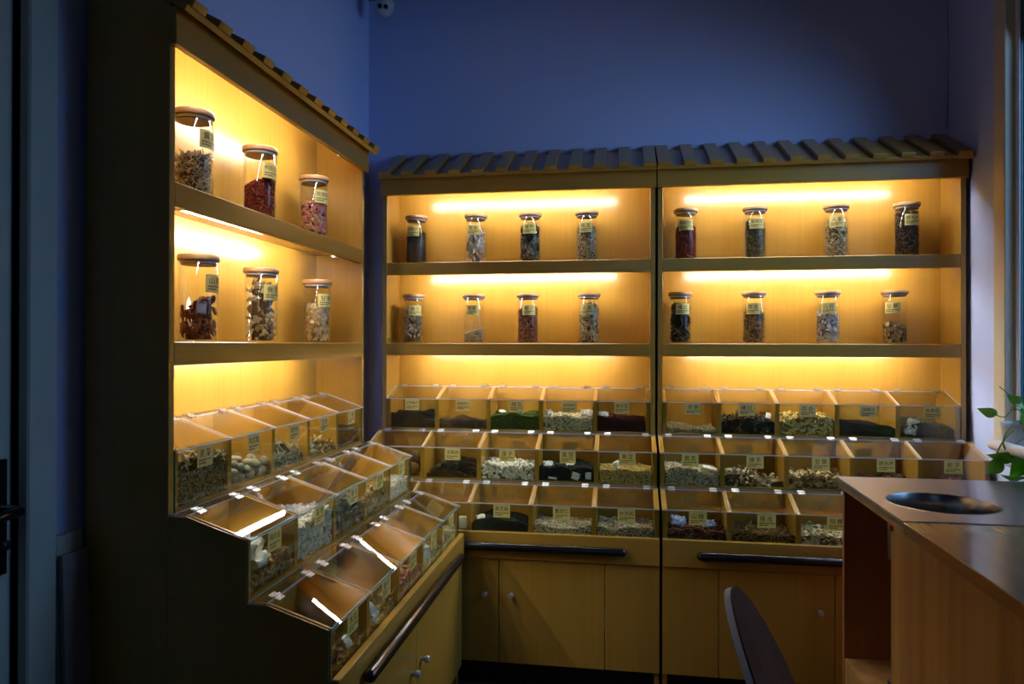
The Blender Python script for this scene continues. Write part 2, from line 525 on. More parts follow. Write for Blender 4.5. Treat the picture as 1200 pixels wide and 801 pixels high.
def scatter(tmpl, P, size, r, rot=None, clampf=None):
    n = len(P)
    if rot is None: rot = rand_rot(n, r)
    which = r.integers(0, len(tmpl), n)
    sc = size * r.uniform(.8, 1.15, n)
    val = r.uniform(.25, 1, n)
    Vs, Ts, Ps, off = [], [], [], 0
    for k, tt in enumerate(tmpl):
        tv, tf = tt[0], tt[1]
        wt = tt[2] if len(tt) > 2 else np.ones(len(tv))
        idx = np.where(which == k)[0]
        if len(idx) == 0: continue
        v = np.einsum('nij,vj->nvi', rot[idx], tv) * sc[idx, None, None]
        if clampf is not None: v = clampf(v, P[idx])
        else: v = v + P[idx][:, None, :]
        nv = len(tv)
        t = tf[None] + (np.arange(len(idx)) * nv)[:, None, None] + off
        Vs.append(v.reshape(-1, 3)); Ts.append(t.reshape(-1, 3)); Ps.append((val[idx][:, None] * wt[None]).ravel()); off += nv * len(idx)
    return np.vstack(Vs), np.vstack(Ts), np.concatenate(Ps)

def heap_box(name, x0, x1, y0, y1, z0, hts, kind, size, cols, r, back=1.0, rough=0.75, dens=1.0, bump=0.006, core=0.0):
    """a heap in a bin: hts = heights along x at the glass, back = height factor at the back"""
    tm, smooth = templates(kind, int(r.integers(1, 999)))
    ctrl = np.linspace(0, 1, len(hts)); hts = np.array(hts, float)
    ph = r.uniform(0, 6.28, 4)
    def H(x, y):
        u = (x - x0) / (x1 - x0); w = (y - y0) / (y1 - y0)
        h = np.interp(u, ctrl, hts) * (1 + (back - 1) * w)
        h = h + bump * (np.sin(u * 7 + ph[0]) * np.cos(w * 5 + ph[1]) + .5 * np.sin(u * 15 + ph[2] + w * 9))
        return np.maximum(h, size * 0.7)
    eff = size if kind not in ('stick', 'straw', 'root', 'shard', 'oat', 'berry') else size * .6
    a_top = (x1 - x0) * (y1 - y0); a_fr = (x1 - x0) * hts.mean()
    nt = int(min(2600, dens * 0.75 * a_top / eff ** 2 / 1.4)); nf = int(min(1500, dens * 1.0 * a_fr / eff ** 2 / 1.2))
    sx = r.uniform(x0 + size * .7, x1 - size * .7, nt); sy = r.uniform(y0 + size * .7, y1 - size * .7, nt)
    sz = z0 + H(sx, sy) - size * .45 + r.uniform(-.5, .35, nt) * size
    fx = r.uniform(x0 + size * .6, x1 - size * .6, nf); fy = y0 + size * r.uniform(.35, .9, nf)
    fz = z0 + size * .3 + r.uniform(0, 1, nf) * np.maximum(H(fx, fy) - size * .6, 0)
    P = np.vstack([np.c_[sx, sy, sz], np.c_[fx, fy, fz]])
    def clampf(v, p):
        q = v + p[:, None, :]
        q[..., 0] = np.clip(q[..., 0], x0, x1); q[..., 1] = np.clip(q[..., 1], y0 + 0.0005, y1)
        q[..., 2] = np.maximum(q[..., 2], z0 + 0.0003)
        return q
    V, T, pv = scatter(tm, P, size, r, None, clampf)
    # solid core beneath the visible pieces, darkest ramp colour painted as gap shade
    nx, ny = 16, 8
    gx, gy = np.meshgrid(np.linspace(x0 + .001, x1 - .001, nx), np.linspace(y0 + size * .75, y1 - .001, ny), indexing='ij')
    gz = z0 + np.maximum(H(gx, gy) - size * .9, 0.0006)
    cv = np.c_[gx.ravel(), gy.ravel(), gz.ravel()]
    ct = []
    for i in range(nx - 1):
        for j in range(ny - 1):
            a = i * ny + j; ct += [(a, a + ny, a + ny + 1), (a, a + ny + 1, a + 1)]
    base = len(cv)
    low = np.c_[gx[:, 0], gy[:, 0], np.full(nx, z0 + .0003)]
    cv = np.vstack([cv, low])
    for i in range(nx - 1):
        ct += [(i * ny, base + i, base + i + 1), (i * ny, base + i + 1, (i + 1) * ny)]
    T = np.vstack([T, np.array(ct) + len(V)]); pv = np.concatenate([pv, np.full(len(cv), core)]); V = np.vstack([V, cv])
    o = link(name, tri_mesh(name, V, T, pv, smooth), herb(cols, rough))
    o['kind'] = 'stuff'
    return o, H

def heap_jar(name, rad, z0, h_lo, h_hi, az, kind, size, cols, r, rough=0.75, dens=1.0, core=0.0):
    tm, smooth = templates(kind, int(r.integers(1, 999)))
    def H(x, y):
        s = (x * math.cos(az) + y * math.sin(az)) / rad
        return h_lo + (h_hi - h_lo) * (s * .5 + .5)
    eff = size if kind not in ('stick', 'straw', 'root', 'shard', 'oat', 'berry') else size * .6
    hm = (h_lo + h_hi) / 2
    ns = int(min(1500, dens * 1.0 * 2 * math.pi * rad * hm / eff ** 2 / 1.2)); nt = int(min(400, dens * math.pi * rad * rad / eff ** 2))
    a = r.uniform(0, 2 * math.pi, ns); q = rad - size * r.uniform(.35, .9, ns)
    x, y = q * np.cos(a), q * np.sin(a)
    z = z0 + size * .3 + r.uniform(0, 1, ns) * np.maximum(H(x, y) - size * .6, 0)
    a2 = r.uniform(0, 2 * math.pi, nt); q2 = (rad - size * .8) * np.sqrt(r.uniform(0, 1, nt))
    x2, y2 = q2 * np.cos(a2), q2 * np.sin(a2)
    z2 = z0 + H(x2, y2) - size * .4 + r.uniform(-.5, .5, nt) * size
    P = np.vstack([np.c_[x, y, z], np.c_[x2, y2, z2]])
    def clampf(v, p):
        w = v + p[:, None, :]
        d = np.hypot(w[..., 0], w[..., 1]); k = np.minimum(1, (rad - 0.0004) / np.maximum(d, 1e-9))
        w[..., 0] *= k; w[..., 1] *= k; w[..., 2] = np.maximum(w[..., 2], z0 + .0003)
        return w
    V, T, pv = scatter(tm, P, size, r, None, clampf)
    seg = 20; rc = max(rad - size * .8, rad * .4)  # inner core, coloured darkest to paint shade between the pieces
    aa = np.arange(seg) * 2 * math.pi / seg
    cx, cyy = rc * np.cos(aa), rc * np.sin(aa)
    top = np.c_[cx, cyy, z0 + np.maximum(H(cx, cyy) - size * .8, .001)]; bot = np.c_[cx, cyy, np.full(seg, z0 + .0005)]
    cv = np.vstack([top, bot, [[0, 0, z0 + max((h_lo + h_hi) / 2 - size * .8, .001)]]])
    ct = []
    for i in range(seg):
        j = (i + 1) % seg
        ct += [(i, seg + i, seg + j), (i, seg + j, j), (i, j, 2 * seg)]
    T = np.vstack([T, np.array(ct) + len(V)]); pv = np.concatenate([pv, np.full(len(cv), core)]); V = np.vstack([V, cv])
    o = link(name, tri_mesh(name, V, T, pv, smooth), herb(cols, rough))
    o['kind'] = 'stuff'
    return o

# ------------------------------------------------------------------ the room
XW0, XW1, YW1, YW0, ZC = -1.215, 1.358, 3.295, -2.25, 2.95
def struct(o):
    o['kind'] = 'structure'; return o
struct(tag(box('floor', XW0 - .1, XW1 + .1, YW0 - .1, YW1 + .1, -.1, 0, M['floor'], bevel=0), 'dark floor under the cabinets', 'floor'))
struct(tag(box('ceiling', XW0 - .1, XW1 + .1, YW0 - .1, YW1 + .1, ZC, ZC + .1, M['ceiling'], bevel=0), 'plain ceiling above the shop', 'ceiling'))
struct(tag(box('wall_back', XW0 - .1, XW1 + .1, YW1, YW1 + .1, 0, ZC, M['wall'], bevel=0), 'blue painted wall behind the two tiled-roof cabinets', 'wall'))

def wall_with_hole(name, axis, c0, c1, a0, a1, h0, h1, z0, z1, label, mat='wall'):
    """wall slab along axis a0..a1 with an opening h0..h1 x z0..z1"""
    bm = bmesh.new()
    def b(p0, p1, q0, q1):
        if p1 - p0 < 1e-6 or q1 - q0 < 1e-6: return
        if axis == 'y': box_bm(bm, c0, c1, p0, p1, q0, q1)
        else: box_bm(bm, p0, p1, c0, c1, q0, q1)
    b(a0, h0, 0, ZC); b(h1, a1, 0, ZC); b(h0, h1, 0, z0); b(h0, h1, z1, ZC)
    return struct(tag(link(name, bm_mesh(name, bm), M[mat]), label, 'wall'))
wall_with_hole('wall_left', 'y', XW0 - .1, XW0, YW0, YW1, 0.40, 1.284, 0.0, 2.12, 'blue painted wall behind the left cabinet and door')
wall_with_hole('wall_right', 'y', XW1, XW1 + .1, YW0, YW1, 1.30, 2.80, 0.93, 2.75, 'lavender lit wall at the right edge with window')
wall_with_hole('wall_front', 'x', YW0 - .1, YW0, XW0 - .1, XW1 + .1, -0.30, 0.80, 2.02, 2.64, 'wall behind the camera with a high window', 'rear_wall')

# door at the far left
dr = empty('door_1', (XW0, 1.284, 0)); struct(tag(dr, 'grey door with black lever handle at the left edge', 'door'))
box('leaf', -.052, -.012, -.88, -.006, .01, 2.11, M['door'], dr)
box('leaf_moulding', -.012, -.004, -.80, -.09, .2, 1.95, M['door'], dr, .003)
box('frame_jamb', -.02, .022, 0, .077, 0, 2.19, M['door'], dr, .004)
box('frame_jamb', -.02, .022, -.965, -.888, 0, 2.19, M['door'], dr, .004)
box('frame_head', -.02, .022, -.888, 0, 2.118, 2.19, M['door'], dr, .004)
hp = box('handle_plate', -.012, -.003, -.052, -.022, .84, 1.07, M['black_gloss'], dr, .002)
tube('lever', [(-.004, -.037, .972), (.038, -.037, .972), (.046, -.046, .972), (.047, -.10, .970), (.044, -.150, .968)], [.010, .010, .011, .011, .009], M['black_gloss'], hp, 10)
tube('lock_cylinder', [(-.004, -.037, .90), (.008, -.037, .90)], .011, M['black'], hp, 12)

# window in the right wall
w1 = empty('window_1', (XW1, 2.80, .93)); struct(tag(w1, 'cream framed window with dark panes at the right edge', 'window'))
box('frame_stile', -.014, .06, -.005, .075, -.02, 1.86, M['cream'], w1, .003)
box('frame_stile', .019, .027, -.03, -.005, 0, 1.82, M['white_plastic'], w1, .003)
box('frame_stile', -.014, .06, -1.575, -1.495, -.02, 1.86, M['cream'], w1, .003)
box('frame_rail', -.014, .06, -1.495, -.005, 1.78, 1.86, M['cream'], w1, .003)
box('frame_rail', .0, .06, -1.495, -.03, 0, .05, M['white_plastic'], w1, .003)
box('mullion', .0, .06, -.78, -.74, .05, 1.78, M['white_plastic'], w1, .003)
box('reveal_shade_strip', .0355, .102, -.034, -.0005, 0, 1.82, M['shade_paint'], w1, 0)  # added dark strip, keeps the daylit reveal from showing bright
sheet_box('pane', .028, .034, -.74, -.03, .05, 1.78, M['window_glass'], M['glass_edge'], 'x', w1)
sheet_box('pane', .028, .034, -1.495, -.78, .05, 1.78, M['window_glass'], M['glass_edge'], 'x', w1)
box('sill', -.094, .0, -1.55, -.145, -.034, -.02, M['wall'], w1, .004)

# high window behind the camera
w2 = empty('window_2', (0.25, YW0, 2.02)); struct(tag(w2, 'high window in the wall behind the camera', 'window'))
box('frame_stile', -.55, -.51, -.06, .01, 0, .62, M['white_plastic'], w2, .003)
box('frame_stile', .51, .55, -.06, .01, 0, .62, M['white_plastic'], w2, .003)
box('frame_rail', -.51, .51, -.06, .01, 0, .04, M['white_plastic'], w2, .003)
box('frame_rail', -.51, .51, -.06, .01, .58, .62, M['white_plastic'], w2, .003)
box('mullion', -.03, .03, -.06, .01, .04, .58, M['white_plastic'], w2, .003)
sheet_box('pane', -.51, -.03, -.03, -.024, .04, .58, M['window_glass'], M['glass_edge'], 'y', w2)
sheet_box('pane', .03, .51, -.03, -.024, .04, .58, M['window_glass'], M['glass_edge'], 'y', w2)

# ------------------------------------------------------------------ herb cabinets
W, S, D, NB = 1.2, 0.188, 0.205, 5
ZFR = [1.0605, 0.8746, 0.692]
ZBT = [0.930, 0.7465, 0.560]
RISE, FLAT = 0.047, 0.045
CAB = {'left': ((-0.9932, 1.446, 0), R(90), 0.09), 'middle': ((-1.0687, 3.081, 0), 0, 0.14), 'right': ((0.142, 3.081, 0), 0, 0.14)}

BIN_TEXT = {
    'left': [['麦芽', '肉豆蔻', '淡竹叶', '玉竹', '丁香'], ['鸡内金', '葛根', '首乌', '白果', '茯苓'], ['木瓜', '黄芩', '玫瑰花', '干姜', '芡实']],
    'middle': [['炒莱菔子', '炒紫苏子', '绿豆', '炒白扁豆', '赤小豆'], ['', '龙眼肉', '莲子', '黑豆', '黄豆'], ['', '', '黑芝麻', '薏苡仁', '炒芡实']],
    'right': [['党参', '橘红', '百合', '决明子', '金银花'], ['黄芪', '佛手', '甘草', '胖大海', '栀子'], ['山楂', '陈皮', '桔梗', '', '']],
}
JAR_TEXT = {
    'left': [['黄芪', '枸杞子', '玫瑰花'], ['山楂', '佛手', '甘草']],
    'middle': [['决明子', '党参', '荷叶', '黄芪'], ['佛手', '党参', '栀子', '人参']],
    'right': [['枸杞子', '金银花', '人参', '胖大海'], ['橘红', '陈皮', '山药', '甘草']],
}
for d_ in (BIN_TEXT, JAR_TEXT):
    for rows in d_.values():
        for row in rows:
            for s in row:
                if s: request_text(s)
bake_texts()

# shared hinge
def hinge_mesh():
    bm = bmesh.new()
    box_bm(bm, -.0125, .0125, -.015, -.0035, -.0012, .0012)
    box_bm(bm, -.0125, .0125, .0035, .013, -.0012, .0012)
    tube_bm(bm, [(-.0135, 0, .001), (.0135, 0, .001)], .0032, 8)
    for x in (-.007, .007):
        for y in (-.009, .008):
            tube_bm(bm, [(x, y, .001), (x, y, .0026)], .0022, 6)
    me = bm_mesh('hinge', bm); me.materials.append(M['chrome'])
    return me
HINGE = hinge_mesh()
def knob_mesh():
    me = lathe_mesh('knob', [(0, 0), (.006, 0), (.006, .012), (.0095, .014), (.0105, .022), (.009, .026), (0, .027)], 16)
    me.transform(Matrix.Rotation(R(90), 4, 'X'))          # points to -y
    me.materials.append(M['knob']); return me
KNOB = knob_mesh()

# roof
RY0, RZ0, RY1, RZ1 = -0.050, 2.043, 0.203, 2.178
_sl = math.atan2(RZ1 - RZ0, RY1 - RY0)
_nx, _nz = -math.sin(_sl), math.cos(_sl)
def roof_profile(t0, t1, y0=RY0):
    z0 = RZ0 + (y0 - RY0) * math.tan(_sl)
    return [(y0 + _nx * t0, z0 + _nz * t0), (RY1, RZ1 + t0 / _nz), (RY1, RZ1 + t1 / _nz), (y0 + _nx * t1, z0 + _nz * t1)]
def batten_mesh():
    bm = bmesh.new()
    poly = roof_profile(0.0, 0.018, RY0 - .004)
    A = [bm.verts.new((-.026, p[0], p[1])) for p in poly]; B = [bm.verts.new((.026, p[0], p[1])) for p in poly]
    bm.faces.new(A); bm.faces.new(list(reversed(B)))
    for i in range(4): bm.faces.new((A[i], A[(i + 1) % 4], B[(i + 1) % 4], B[i]))
    bmesh.ops.bevel(bm, geom=list(bm.edges), offset=.0015, segments=1, affect='EDGES', profile=0.5)
    me = bm_mesh('roof_batten', bm); me.materials.append(M['wood']); return me
BATTEN = batten_mesh()

def tube_parts(cab, x0, x1, y, z, z2=None):
    z2 = z if z2 is None else z2
    bm = bmesh.new(); tube_bm(bm, [(x0, y, z), (x1, y, z2)], .0062, 10)
    t = link('light_tube', bm_mesh('light_tube', bm), M['led'], cab, True)
    for xe, d in ((x0, -1), (x1, 1)):
        box('end_cap', min(xe, xe + d * .016), max(xe, xe + d * .016), y - .008, y + .009, z - .006, z + .009, M['white_plastic'], t, .001)
    return t

OVER = {'left': (.012, .012), 'middle': (.012, .003), 'right': (.003, .012)}
def make_cabinet(side, label):
    loc, rz, tx = CAB[side]
    c = empty('herb_cabinet', loc, rz); tag(c, label, 'cabinet', 'tiled-roof herb cabinets')
    sp = lambda y: RZ0 + (y - RY0) * math.tan(_sl)
    prof = [(0, 0), (D, 0), (D, sp(D) - .001), (0, sp(0) - .001)]
    prism('side_panel', prof, 'x', 0, .02, M['wood'], c, .001)
    prism('side_panel', prof, 'x', W - .02, W, M['wood'], c, .001)
    box('back_panel', .02, W - .02, .185, D, .1, 2.148, M['wood'], c, 0)
    # shelves with a front lip that hides the light tubes
    for zt, zb in ((1.6633, 1.609), (1.3045, 1.2513)):
        sh = box('shelf', .02, W - .02, .016, .185, zt - .022, zt, M['wood_h'], c, .001)
        box('front_lip', .02, W - .02, .0, .016, zb, zt, M['wood_h'], sh, .0015)
        tube_parts(c, tx, tx + .89, .030, zb + .0080, zb + .0152)
    tube_parts(c, tx, tx + .89, .0095, 1.9795)
    box('fascia', -min(.003, OVER[side][0]), W + min(.003, OVER[side][1]), -.018, .0, 1.963, 2.046, M['wood_h'], c, .0015)
    prism('roof_board', roof_profile(-.014, 0.0), 'x', -OVER[side][0], W + OVER[side][1], M['wood'], c, .001)
    for i in range(12):
        link('roof_batten', BATTEN, M['wood'], c, loc=(0.024 + i * (W - .048) / 11, 0, 0))
    # stepped bin rows
    for k in range(3):
        yf = -k * S; yb = yf + (S if k else .185)
        zf, zt = ZFR[k], ZFR[k] + RISE
        z0 = ZBT[k]
        xa, xb = (.02, W - .02) if k == 0 else (0.0, W)
        yh = yb - FLAT
        box('bin_floor', xa + .0185, xb - .0185, yf + .0025, yb - .0005, z0 - .0075, z0, M['wood_h'], c, 0)
        if k: box('bin_back', xa + .0185, xb - .0185, yb - .008, yb - .0005, z0, zt - .0035, M['wood_h'], c, 0)
        pitch = (xb - xa) / NB
        dp = [(yf + .002, z0 - .008), (yf + .002, zf - .001), (yh, zt - .003), (yb, zt - .003), (yb, z0 - .008)]
        for i in range(NB + 1):
            xc = xa + i * pitch
            lo, hi = (xc - .009, xc + .009) if 0 < i < NB else ((xc, xc + .018) if i == 0 else (xc - .018, xc))
            prism('bin_divider', dp, 'x', lo, hi, M['wood'], c, .0004)
        fr = sheet_box('bin_front', xa, xb, yf - .003, yf + .0015, z0 - .008, zf, M['bin_glass'], M['glass_edge'], 'y', c)
        for i in range(NB):
            s = BIN_TEXT[side][k][i]
            if not s: continue
            me = label_mesh(s, .064, .049, None, len(side) * 100 + k * 10 + i)
            link('price_label', me, [], fr, loc=(xa + (i + .5) * pitch + random.uniform(-.008, .012), yf - .0034, zf - .004 - .0245))
        sheet_box('back_strip', xa, xb, yh + .001, yb, zt - .003, zt + .001, M['acrylic'], M['acrylic_edge'], 'z', c)
        ang = math.atan2(zt - zf, yh - (yf - .004))
        for i in range(NB):
            x0, x1 = xa + i * pitch + .0015, xa + (i + 1) * pitch - .0015
            ln = math.hypot(yh - (yf - .006), zt - zf) + .002
            bm = bmesh.new()
            box_bm(bm, 0, x1 - x0, -ln, 0, -.002, .002)
            bmesh.ops.recalc_face_normals(bm, faces=bm.faces)
            for f in bm.faces: f.material_index = 0 if abs(f.normal.z) > .7 else 1
            # a slight sag so reflections bend as in thin acrylic
            lid = link('bin_lid', bm_mesh('bin_lid', bm), [M['acrylic'], M['acrylic_edge']], c, loc=(x0, yh, zt + .0005))
            lid.rotation_euler = (ang + R(random.uniform(0, .5)), 0, R(random.uniform(-.12, .12)))
            for fx in (.17, .83):
                hg = link('hinge', HINGE, [], lid, loc=((x1 - x0) * fx, 0.0, .0035))
    # base
    base = [(-2 * S, 0), (-2 * S, ZBT[2] - .0083), (-S + .0, ZBT[2] - .0083), (-S, ZBT[1] - .0083), (0, ZBT[1] - .0083), (0, 0)]
    prism('base_side_panel', base, 'x', 0, .018, M['wood'], c, .0004)
    prism('base_side_panel', base, 'x', W - .018, W, M['wood'], c, .0004)
    box('rail', 0, W, -.399, -.3795, .486, .587, M['wood_h'], c, .002)
    yd0, yd1 = -.390, -.376
    box('front_panel', .0, .199, yd0, yd1, .09, .484, M['wood'], c, .001)
    box('front_panel', 1.001, 1.2, yd0, yd1, .09, .484, M['wood'], c, .001)
    for x0, x1, kx in ((.2015, .5985, .549), (.6015, .9985, .649)):
        d = box('door', x0, x1, yd0, yd1, .09, .484, M['wood'], c, .001)
        link('knob', KNOB, [], d, loc=(kx, yd0, .352))
    box('toe_kick', .018, W - .018, -.345, -.33, 0, .09, M['toe'], c, 0)
    # bar handle
    bm = bmesh.new()
    n = 8
    pts, rad = [], []
    for i in range(n + 1):
        a = math.pi / 2 * i / n; pts.append((.12 + .015 * (1 - math.sin(a)), -.418, .5365)); rad.append(max(.0008, .0155 * math.sin(math.acos(max(0, min(1, 1 - (1 - math.cos(a))))) if False else a)))
    pts = [(.12 + .0155 * (1 - math.cos(math.pi / 2 * i / n)), -.418, .5365) for i in range(n + 1)]
    rad = [max(.001, .0155 * math.sin(math.pi / 2 * i / n)) for i in range(n + 1)]
    pts2 = [(W - p[0], p[1], p[2]) for p in reversed(pts)]
    tube_bm(bm, pts + pts2, rad + list(reversed(rad)), 14)
    hb = link('bar_handle', bm_mesh('bar_handle', bm), M['black_gloss'], c, True)
    for xx in (.22, .98):
        tube('standoff', [(xx, -.412, .5365), (xx, -.398, .5365)], .007, M['black'], hb, 8)
    return c

cabs = {}
cabs['left'] = make_cabinet('left', 'left herb cabinet along the side wall, seen at an angle with dark end panel')
cabs['middle'] = make_cabinet('middle', 'herb cabinet on the back wall between the left cabinet and the right one')
cabs['right'] = make_cabinet('right', 'rightmost herb cabinet, partly hidden behind the steel-topped counter')

def to_world(side, p):
    loc, rz, _ = CAB[side]
    c, s = math.cos(rz), math.sin(rz)
    return Vector((loc[0] + p[0] * c - p[1] * s, loc[1] + p[0] * s + p[1] * c, p[2]))

# ------------------------------------------------------------------ jars
JAR_R, JAR_H = 0.0475, 0.222
ring = [(JAR_R, 0.0), (JAR_R, .205), (JAR_R - .0026, .205), (JAR_R - .0026, .005), (0, .005)]
JAR_GLASS = lathe_mesh('glass_body', [(0, 0.0008), (JAR_R - .002, 0.0), (JAR_R, .002), (JAR_R, .206), (JAR_R - .0013, .2066), (JAR_R - .0026, .206), (JAR_R - .0026, .006), (0, .005)], 48)
JAR_GLASS.materials.append(M['glass'])
JAR_LID = lathe_mesh('lid', [(0, .196), (JAR_R - .006, .196), (JAR_R - .006, .2069), (JAR_R + .0028, .2069), (JAR_R + .0035, .2085), (JAR_R + .0035, .2185), (JAR_R + .002, .221), (0, .221)], 48)
JAR_LID.materials.append(M['bamboo'])
JAR_SEAL = lathe_mesh('seal', [(JAR_R - .0058, .199), (JAR_R - .0030, .1985), (JAR_R - .0030, .2050), (JAR_R - .0058, .205)], 48, True)
JAR_SEAL.materials.append(M['silicone'])

C_ = dict(  # first colour of each ramp is the heap core's painted gap shade
    pale=[(.14, .10, .05), (.55, .47, .31), (.82, .75, .58)], goji=[(.06, .004, .003), (.20, .012, .008), (.32, .03, .015)],
    rose=[(.05, .006, .010), (.24, .03, .055), (.50, .38, .16), (.42, .09, .12), (.62, .24, .26)], haw=[(.035, .006, .004), (.13, .025, .012), (.26, .08, .04)],
    budd=[(.09, .06, .03), (.42, .33, .18), (.66, .57, .37)], lico=[(.12, .07, .02), (.62, .48, .24), (.80, .68, .40)],
    dark=[(.010, .008, .006), (.035, .024, .018), (.06, .045, .032)], shard=[(.10, .08, .06), (.62, .58, .50), (.80, .77, .70)],
    lotusleaf=[(.015, .018, .010), (.07, .08, .05), (.40, .38, .28), (.03, .035, .02)], gen=[(.10, .07, .03), (.50, .40, .20), (.72, .62, .36)],
    brown=[(.05, .015, .008), (.20, .06, .025), (.30, .10, .04)], green=[(.03, .035, .012), (.13, .14, .06), (.30, .30, .16)],
    nutball=[(.010, .006, .005), (.035, .02, .015), (.07, .045, .03)], orange=[(.012, .008, .005), (.05, .028, .014), (.18, .12, .05)],
    chen=[(.05, .025, .008), (.22, .12, .035), (.45, .28, .10)], yam=[(.25, .21, .17), (.72, .68, .60), (.85, .82, .75)],
    cream=[(.18, .14, .07), (.66, .57, .36), (.85, .78, .56)], white=[(.10, .095, .08), (.74, .72, .66), (.85, .83, .78)],
    grey=[(.04, .045, .045), (.22, .23, .21), (.62, .62, .56)], sesame=[(.004, .004, .004), (.010, .009, .009), (.018, .016, .015)],
    mung=[(.014, .025, .004), (.06, .10, .012), (.09, .15, .02)], redbean=[(.012, .003, .003), (.05, .008, .008), (.08, .014, .012)],
    soy=[(.22, .14, .035), (.58, .42, .12), (.72, .55, .20)], clove=[(.012, .007, .004), (.045, .026, .016), (.075, .045, .028)],
    straw=[(.07, .075, .05), (.38, .38, .26), (.66, .66, .50)], malt=[(.05, .04, .012), (.22, .17, .06), (.62, .50, .26)],
    tan=[(.12, .07, .03), (.50, .34, .14), (.68, .50, .24)], lily=[(.30, .18, .04), (.72, .52, .18), (.85, .68, .30)],
    longan=[(.006, .004, .003), (.022, .014, .010), (.05, .033, .024)], job=[(.15, .11, .06), (.52, .44, .30), (.75, .68, .52)],
    seedbr=[(.018, .010, .006), (.07, .04, .025), (.11, .065, .04)],
)
# side, shelf row, local x, label offset (fraction of radius, seen from the camera), text index, kind, size, colours, low, high, what
JARS = [
    ('left', 0, .215, .80, 0, 'stick', .013, 'pale', .100, .112, 'pale shredded dried root'),
    ('left', 0, .550, .70, 1, 'berry', .0075, 'goji', .095, .125, 'dark red goji berries'),
    ('left', 0, .928, .62, 2, 'bud', .0082, 'rose', .115, .128, 'pink and green rosebuds'),
    ('left', 1, .240, .82, 0, 'ring', .0125, 'haw', .080, .112, 'dark dried hawthorn rings'),
    ('left', 1, .560, .70, 1, 'curl', .021, 'budd', .165, .178, 'curled pale brown dried slices'),
    ('left', 1, .957, .64, 2, 'oval', .0105, 'lico', .130, .140, 'pale yellow root slices'),
    ('middle', 0, .130, -.36, 0, 'grain', .0030, 'dark', .140, .148, 'black-brown small seeds'),
    ('middle', 0, .408, -.25, 1, 'shard', .034, 'shard', .110, .165, 'long whitish dried shards'),
    ('middle', 0, .655, -.08, 2, 'flake', .013, 'lotusleaf', .150, .165, 'dark green-black dried leaf pieces'),
    ('middle', 0, .907, -.10, 3, 'oat', .0060, 'gen', .145, .155, 'small mottled beige slivers'),
    ('middle', 1, .118, .14, 0, 'curl', .019, 'budd', .150, .164, 'curled grey-beige dried slices'),
    ('middle', 1, .400, -.20, 1, 'oat', .0055, 'gen', .035, .065, 'a low sloping heap of beige slivers'),
    ('middle', 1, .646, .10, 2, 'bean', .0075, 'brown', .145, .155, 'reddish brown oval pods'),
    ('middle', 1, .918, -.22, 3, 'root', .020, 'gen', .158, .168, 'tan root sticks'),
    ('right', 0, .122, .0, 0, 'berry', .0062, 'goji', .132, .137, 'dark red goji berries'),
    ('right', 0, .410, .15, 1, 'straw', .011, 'green', .155, .162, 'grey-green flower buds'),
    ('right', 0, .737, .05, 2, 'root', .017, 'gen', .125, .155, 'twisted beige roots'),
    ('right', 0, 1.012, .45, 3, 'bean', .0085, 'nutball', .172, .180, 'dark wrinkled brown seeds'),
    ('right', 1, .100, .24, 0, 'curl', .014, 'orange', .150, .172, 'black shredded peel'),
    ('right', 1, .405, -.05, 1, 'stick', .013, 'chen', .130, .140, 'brown shredded peel'),
    ('right', 1, .703, .07, 2, 'slice', .0120, 'yam', .110, .142, 'white irregular slices'),
    ('right', 1, .965, -.18, 3, 'slice', .0110, 'lico', .060, .085, 'a low heap of tan root slices'),
]
SHELF_Z = [1.6633, 1.3045]
ROWN = {0: 'upper shelf', 1: 'lower shelf'}
jar_data_loc = []
